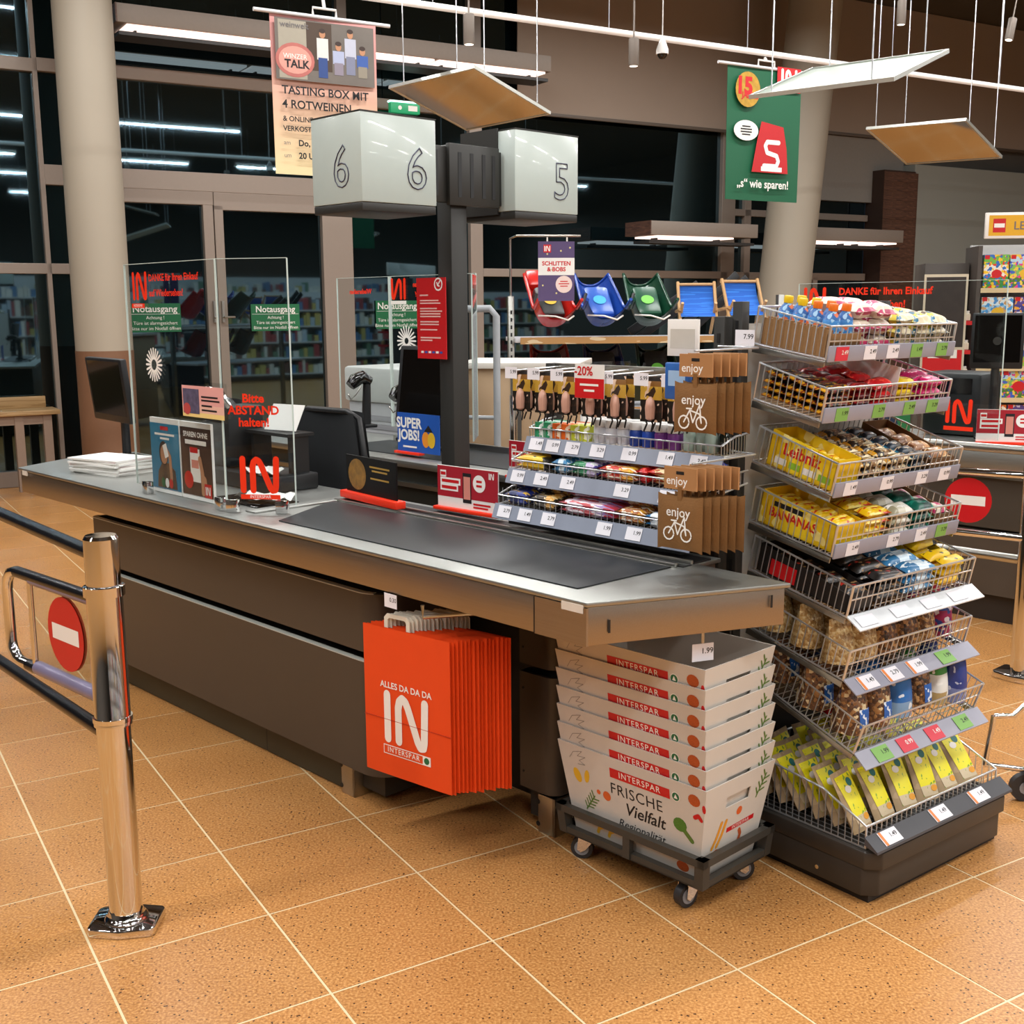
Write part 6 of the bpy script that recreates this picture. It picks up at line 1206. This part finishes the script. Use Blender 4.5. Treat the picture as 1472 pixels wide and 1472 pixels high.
in_logo(.12, ORED, p7, FX((.1, -.004, 1.58))); text('DANKE für Ihren Einkauf', .05, ORED, p7, FX((.5, -.004, 1.615)), bold=.03); text('auf Wiedersehen!', .05, ORED, p7, FX((.44, -.004, 1.55)), bold=.03); in_logo(.12, ORED, p7, FX((.93, -.004, 1.03))); rect(.15, .02).part('logo_strip', ORED, p7, 0, M=FX((.93, -.004, .945)))
o = thing('till_unit', 'black till housing behind the orange logo of the third lane', 'till', K.m @ TR((-.97, 3.9, ZT+.001))); MB().box(-.2, 0, 0, .12, .25, .33).part('housing', DARK, o, bevel=.03); MB().box(-.15, -.004, .22, .07, 0, .3).part('display', SCREEN, o)
for u, v, l in ((-.62, 3.72, 'red and white phone ad card on the third lane, front one'), (-.42, 3.95, 'red and white phone ad card on the third lane, rear one')):
    o = thing('belt_sign', l, 'sign', K.m @ TR((u, v, ZT+.002+(.06 if v > 3.9 else 0))) @ RZ(30)); MB().box(-.15, -.018, 0, .15, .018, .012).part('foot', ORED, o); red_sign(o, .3, .17)
o = thing('promo_card', 'green poster with a dark-shirted person on the third lane', 'poster', K.m @ TR((-1.3, 3.7, ZT+.004)) @ RZ(10)); MB().box(-.16, 0, 0, .16, .01, .28).part('board', mat('leaf_green_print', '#2f7a44', .5), o); disc(.1, .055, 18).part('shirt_print', mat('navy_shirt_print', '#26344e', .5), o, 0, M=FX((.0, -.001, .06))); disc(.035, .042, 14).part('face_print', SKIN, o, 0, M=FX((.0, -.0015, .18)))
LG = Frame(3.57, 9.0, -8)
ls = thing('toy_shelf', 'tall white toy shelf with yellow sign board at the right edge', 'shelf', LG.m)
MB().box(0, .35, 0, 1.8, .4, 2.0).part('back_panel', GON, ls); MB().box(-.03, 0, 0, 0, .4, 1.98).part('side_panel', mat('dark_grey_side', '#4a443f', .5), ls)
sb = MB().box(.0, -.03, 2.03, 1.8, .0, 2.22).part('sign_board', WHITE, ls, bevel=.004); rect(1.75, .15, .9).part('yellow_field', mat('signal_yellow', '#e0a91c', .5), sb, 0, M=FX((0, -.031, 2.125))); a_ = rect(.09, .1).part('logo_field', RED, sb, 0, M=FX((.1, -.032, 2.125))); rect(.075, .03).part('logo_band', WHITE, a_, 0, M=TR((0, 0, .001))); text('LEGO', .085, GREYTX, sb, FX((.31, -.032, 2.12)), bold=.01)
TOYM = [wrap('toy_print_%d' % i, [(0, a), (.35, b_), (.7, c)], .4, d, (30, 30, 30), 2, .58) for i, (a, b_, c, d) in enumerate((('#3f8f3a', '#e8e4da', '#6fb84a', ['#d8321f', '#f0c52a', '#2f6fc0']), ('#8fc24a', '#f0efe8', '#9fd0ec', ['#e0772a', '#d8321f', '#2f8a4a']), ('#6aa04a', '#8fc4e8', '#d4e8f2', ['#e8e0d0', '#c8a06a', '#3f8fd0']), ('#4a7a34', '#7fb85a', '#b8d8ea', ['#e23a8a', '#3f5fc0', '#e8c84a']), ('#f0c818', '#f4d83a', '#e9e4d8', ['#d8321f', '#2f8a3a', '#e0772a']), ('#2a2456', '#3a3a86', '#54408a', ['#c9c4e0', '#e0a02a'])))]
lev = [(1.67, .27), (1.40, .22), (1.08, .25), (.84, .22), (.6, .2), (.3, .22)]
names = ['first', 'second', 'third', 'fourth', 'fifth', 'sixth']
for li, (z, hh) in enumerate(lev):
    b_ = MB().box(0, .0, z-.03, 1.8, .36, z-.008).part('shelf_board', GON, ls); MB().box(0, -.012, z-.04, 1.8, 0, z-.004).part('shelf_edge', mat('cream_ticket_edge', '#d8c49a', .5), b_)
    x = .02
    for k in range(3):
        wd = [.19, .24, .21][(k+li) % 3]; m_ = TOYM[(li*2+k*3) % 6] if li < 4 else TOYM[(li+k) % 6]
        o = thing('toy_box', 'colourful toy box %s from the left on the %s shelf from the top' % (names[k], names[li]), 'toy box', LG.m @ TR((x, .02, z-.007)), 'toy boxes on the shelf'); MB().box(0, 0, 0, wd-.01, .08, hh*.93).part('carton', m_, o, 0); disc(wd*.2, wd*.17, 14).part('picture', [RED, YEL, GREEN, mat('blue_print', '#2c4fa0', .5)][(k+li) % 4], o, 0, M=FX((wd*.5, -.001, hh*.4))); x += wd
        rect(.035, .03).part('corner_mark', RED, o, 0, M=FX((.022, -.001, hh*.86)))
t = thing('end_gondola', 'dark grey gondola end with small red shelves left of the toy shelf', 'shelf', LG.m @ TR((-.372, .1, 0))); MB().box(0, .1, 0, .33, .5, 1.86).part('side_panel', mat('dark_grey_side'), t, bevel=.004)
for k, z in enumerate((1.42, 1.2, 1.0)):
    MB().box(.08, -.16, z-.03, .32, .1, z).part('red_shelf', RED, t); 
    for j in range(3): o = thing('sweet_jar', 'small jar number %s on the %s red shelf of the dark gondola' % (['one', 'two', 'three'][j], ['upper', 'middle', 'lower'][k]), 'jar', LG.m @ TR((-.36+.13+j*.07, 0, z+.001)), 'jars on the red shelves'); MB().lathe([(.025, 0), (.03, .005), (.03, .05), (.02, .06)], 10).part('jar_body', mat('jar_%d' % j, ['#c9a06a', '#a8442e', '#d8cdb8'][j], .3), o); MB().lathe([(.022, .06), (.022, .075), (.0, .075)], 10).part('lid', HOUS, o)
t = thing('poster_stand', 'dark framed poster with a portrait on a red lower field, right', 'poster', LG.m @ TR((-.36, -.5, .84)) @ RZ(-6)); MB().box(-.15, 0, 0, .15, .02, .92).part('frame', mat('cream_frame', '#c9bfa8', .5), t); rect(.27, .5).part('dark_picture', mat('dark_picture', '#2e2622', .5, var=.6, vscale=14), t, 0, M=FX((0, -.001, .65))); rect(.27, .36).part('red_field', RED, t, 0, M=FX((0, -.001, .2))); rect(.2, .06).part('white_field', PAPER, t, 0, M=FX((0, -.002, .35)))
[MB().box(x9, 0, -.84, x9+.02, .02, 0).part('leg', GALV, t) for x9 in (-.12, .1)]
# trolley at the right edge
t = thing('shopping_trolley', 'chrome trolley frame with one dark castor cut by the right edge', 'trolley', TR(atz(1475, 1150)))
MB().tube([(-.12, .0, .28), (-.06, 0, .28), (.02, .0, .36), (.5, .1, .42)], .009, 8).tube([(-.14, .0, .12), (.0, .0, .1), (.5, .1, .1)], .009, 8).tube([(-.14, 0, .12), (-.12, 0, .28)], .009, 8).part('frame', CHROME, t, 60); MB().tube([(-.01, -.012, .045), (-.01, .012, .045)], .045, 20).part('wheel', WHL, t, 60); MB().tube([(-.01, .02, .05), (-.01, .02, .1)], .008, 8).tube([(-.01, -.02, .05), (-.01, -.02, .1)], .008, 8).part('fork', CHROME, t); MB().tube([(-.01, -.014, .045), (-.01, .014, .045)], .02, 12).part('hub', RUB, t)
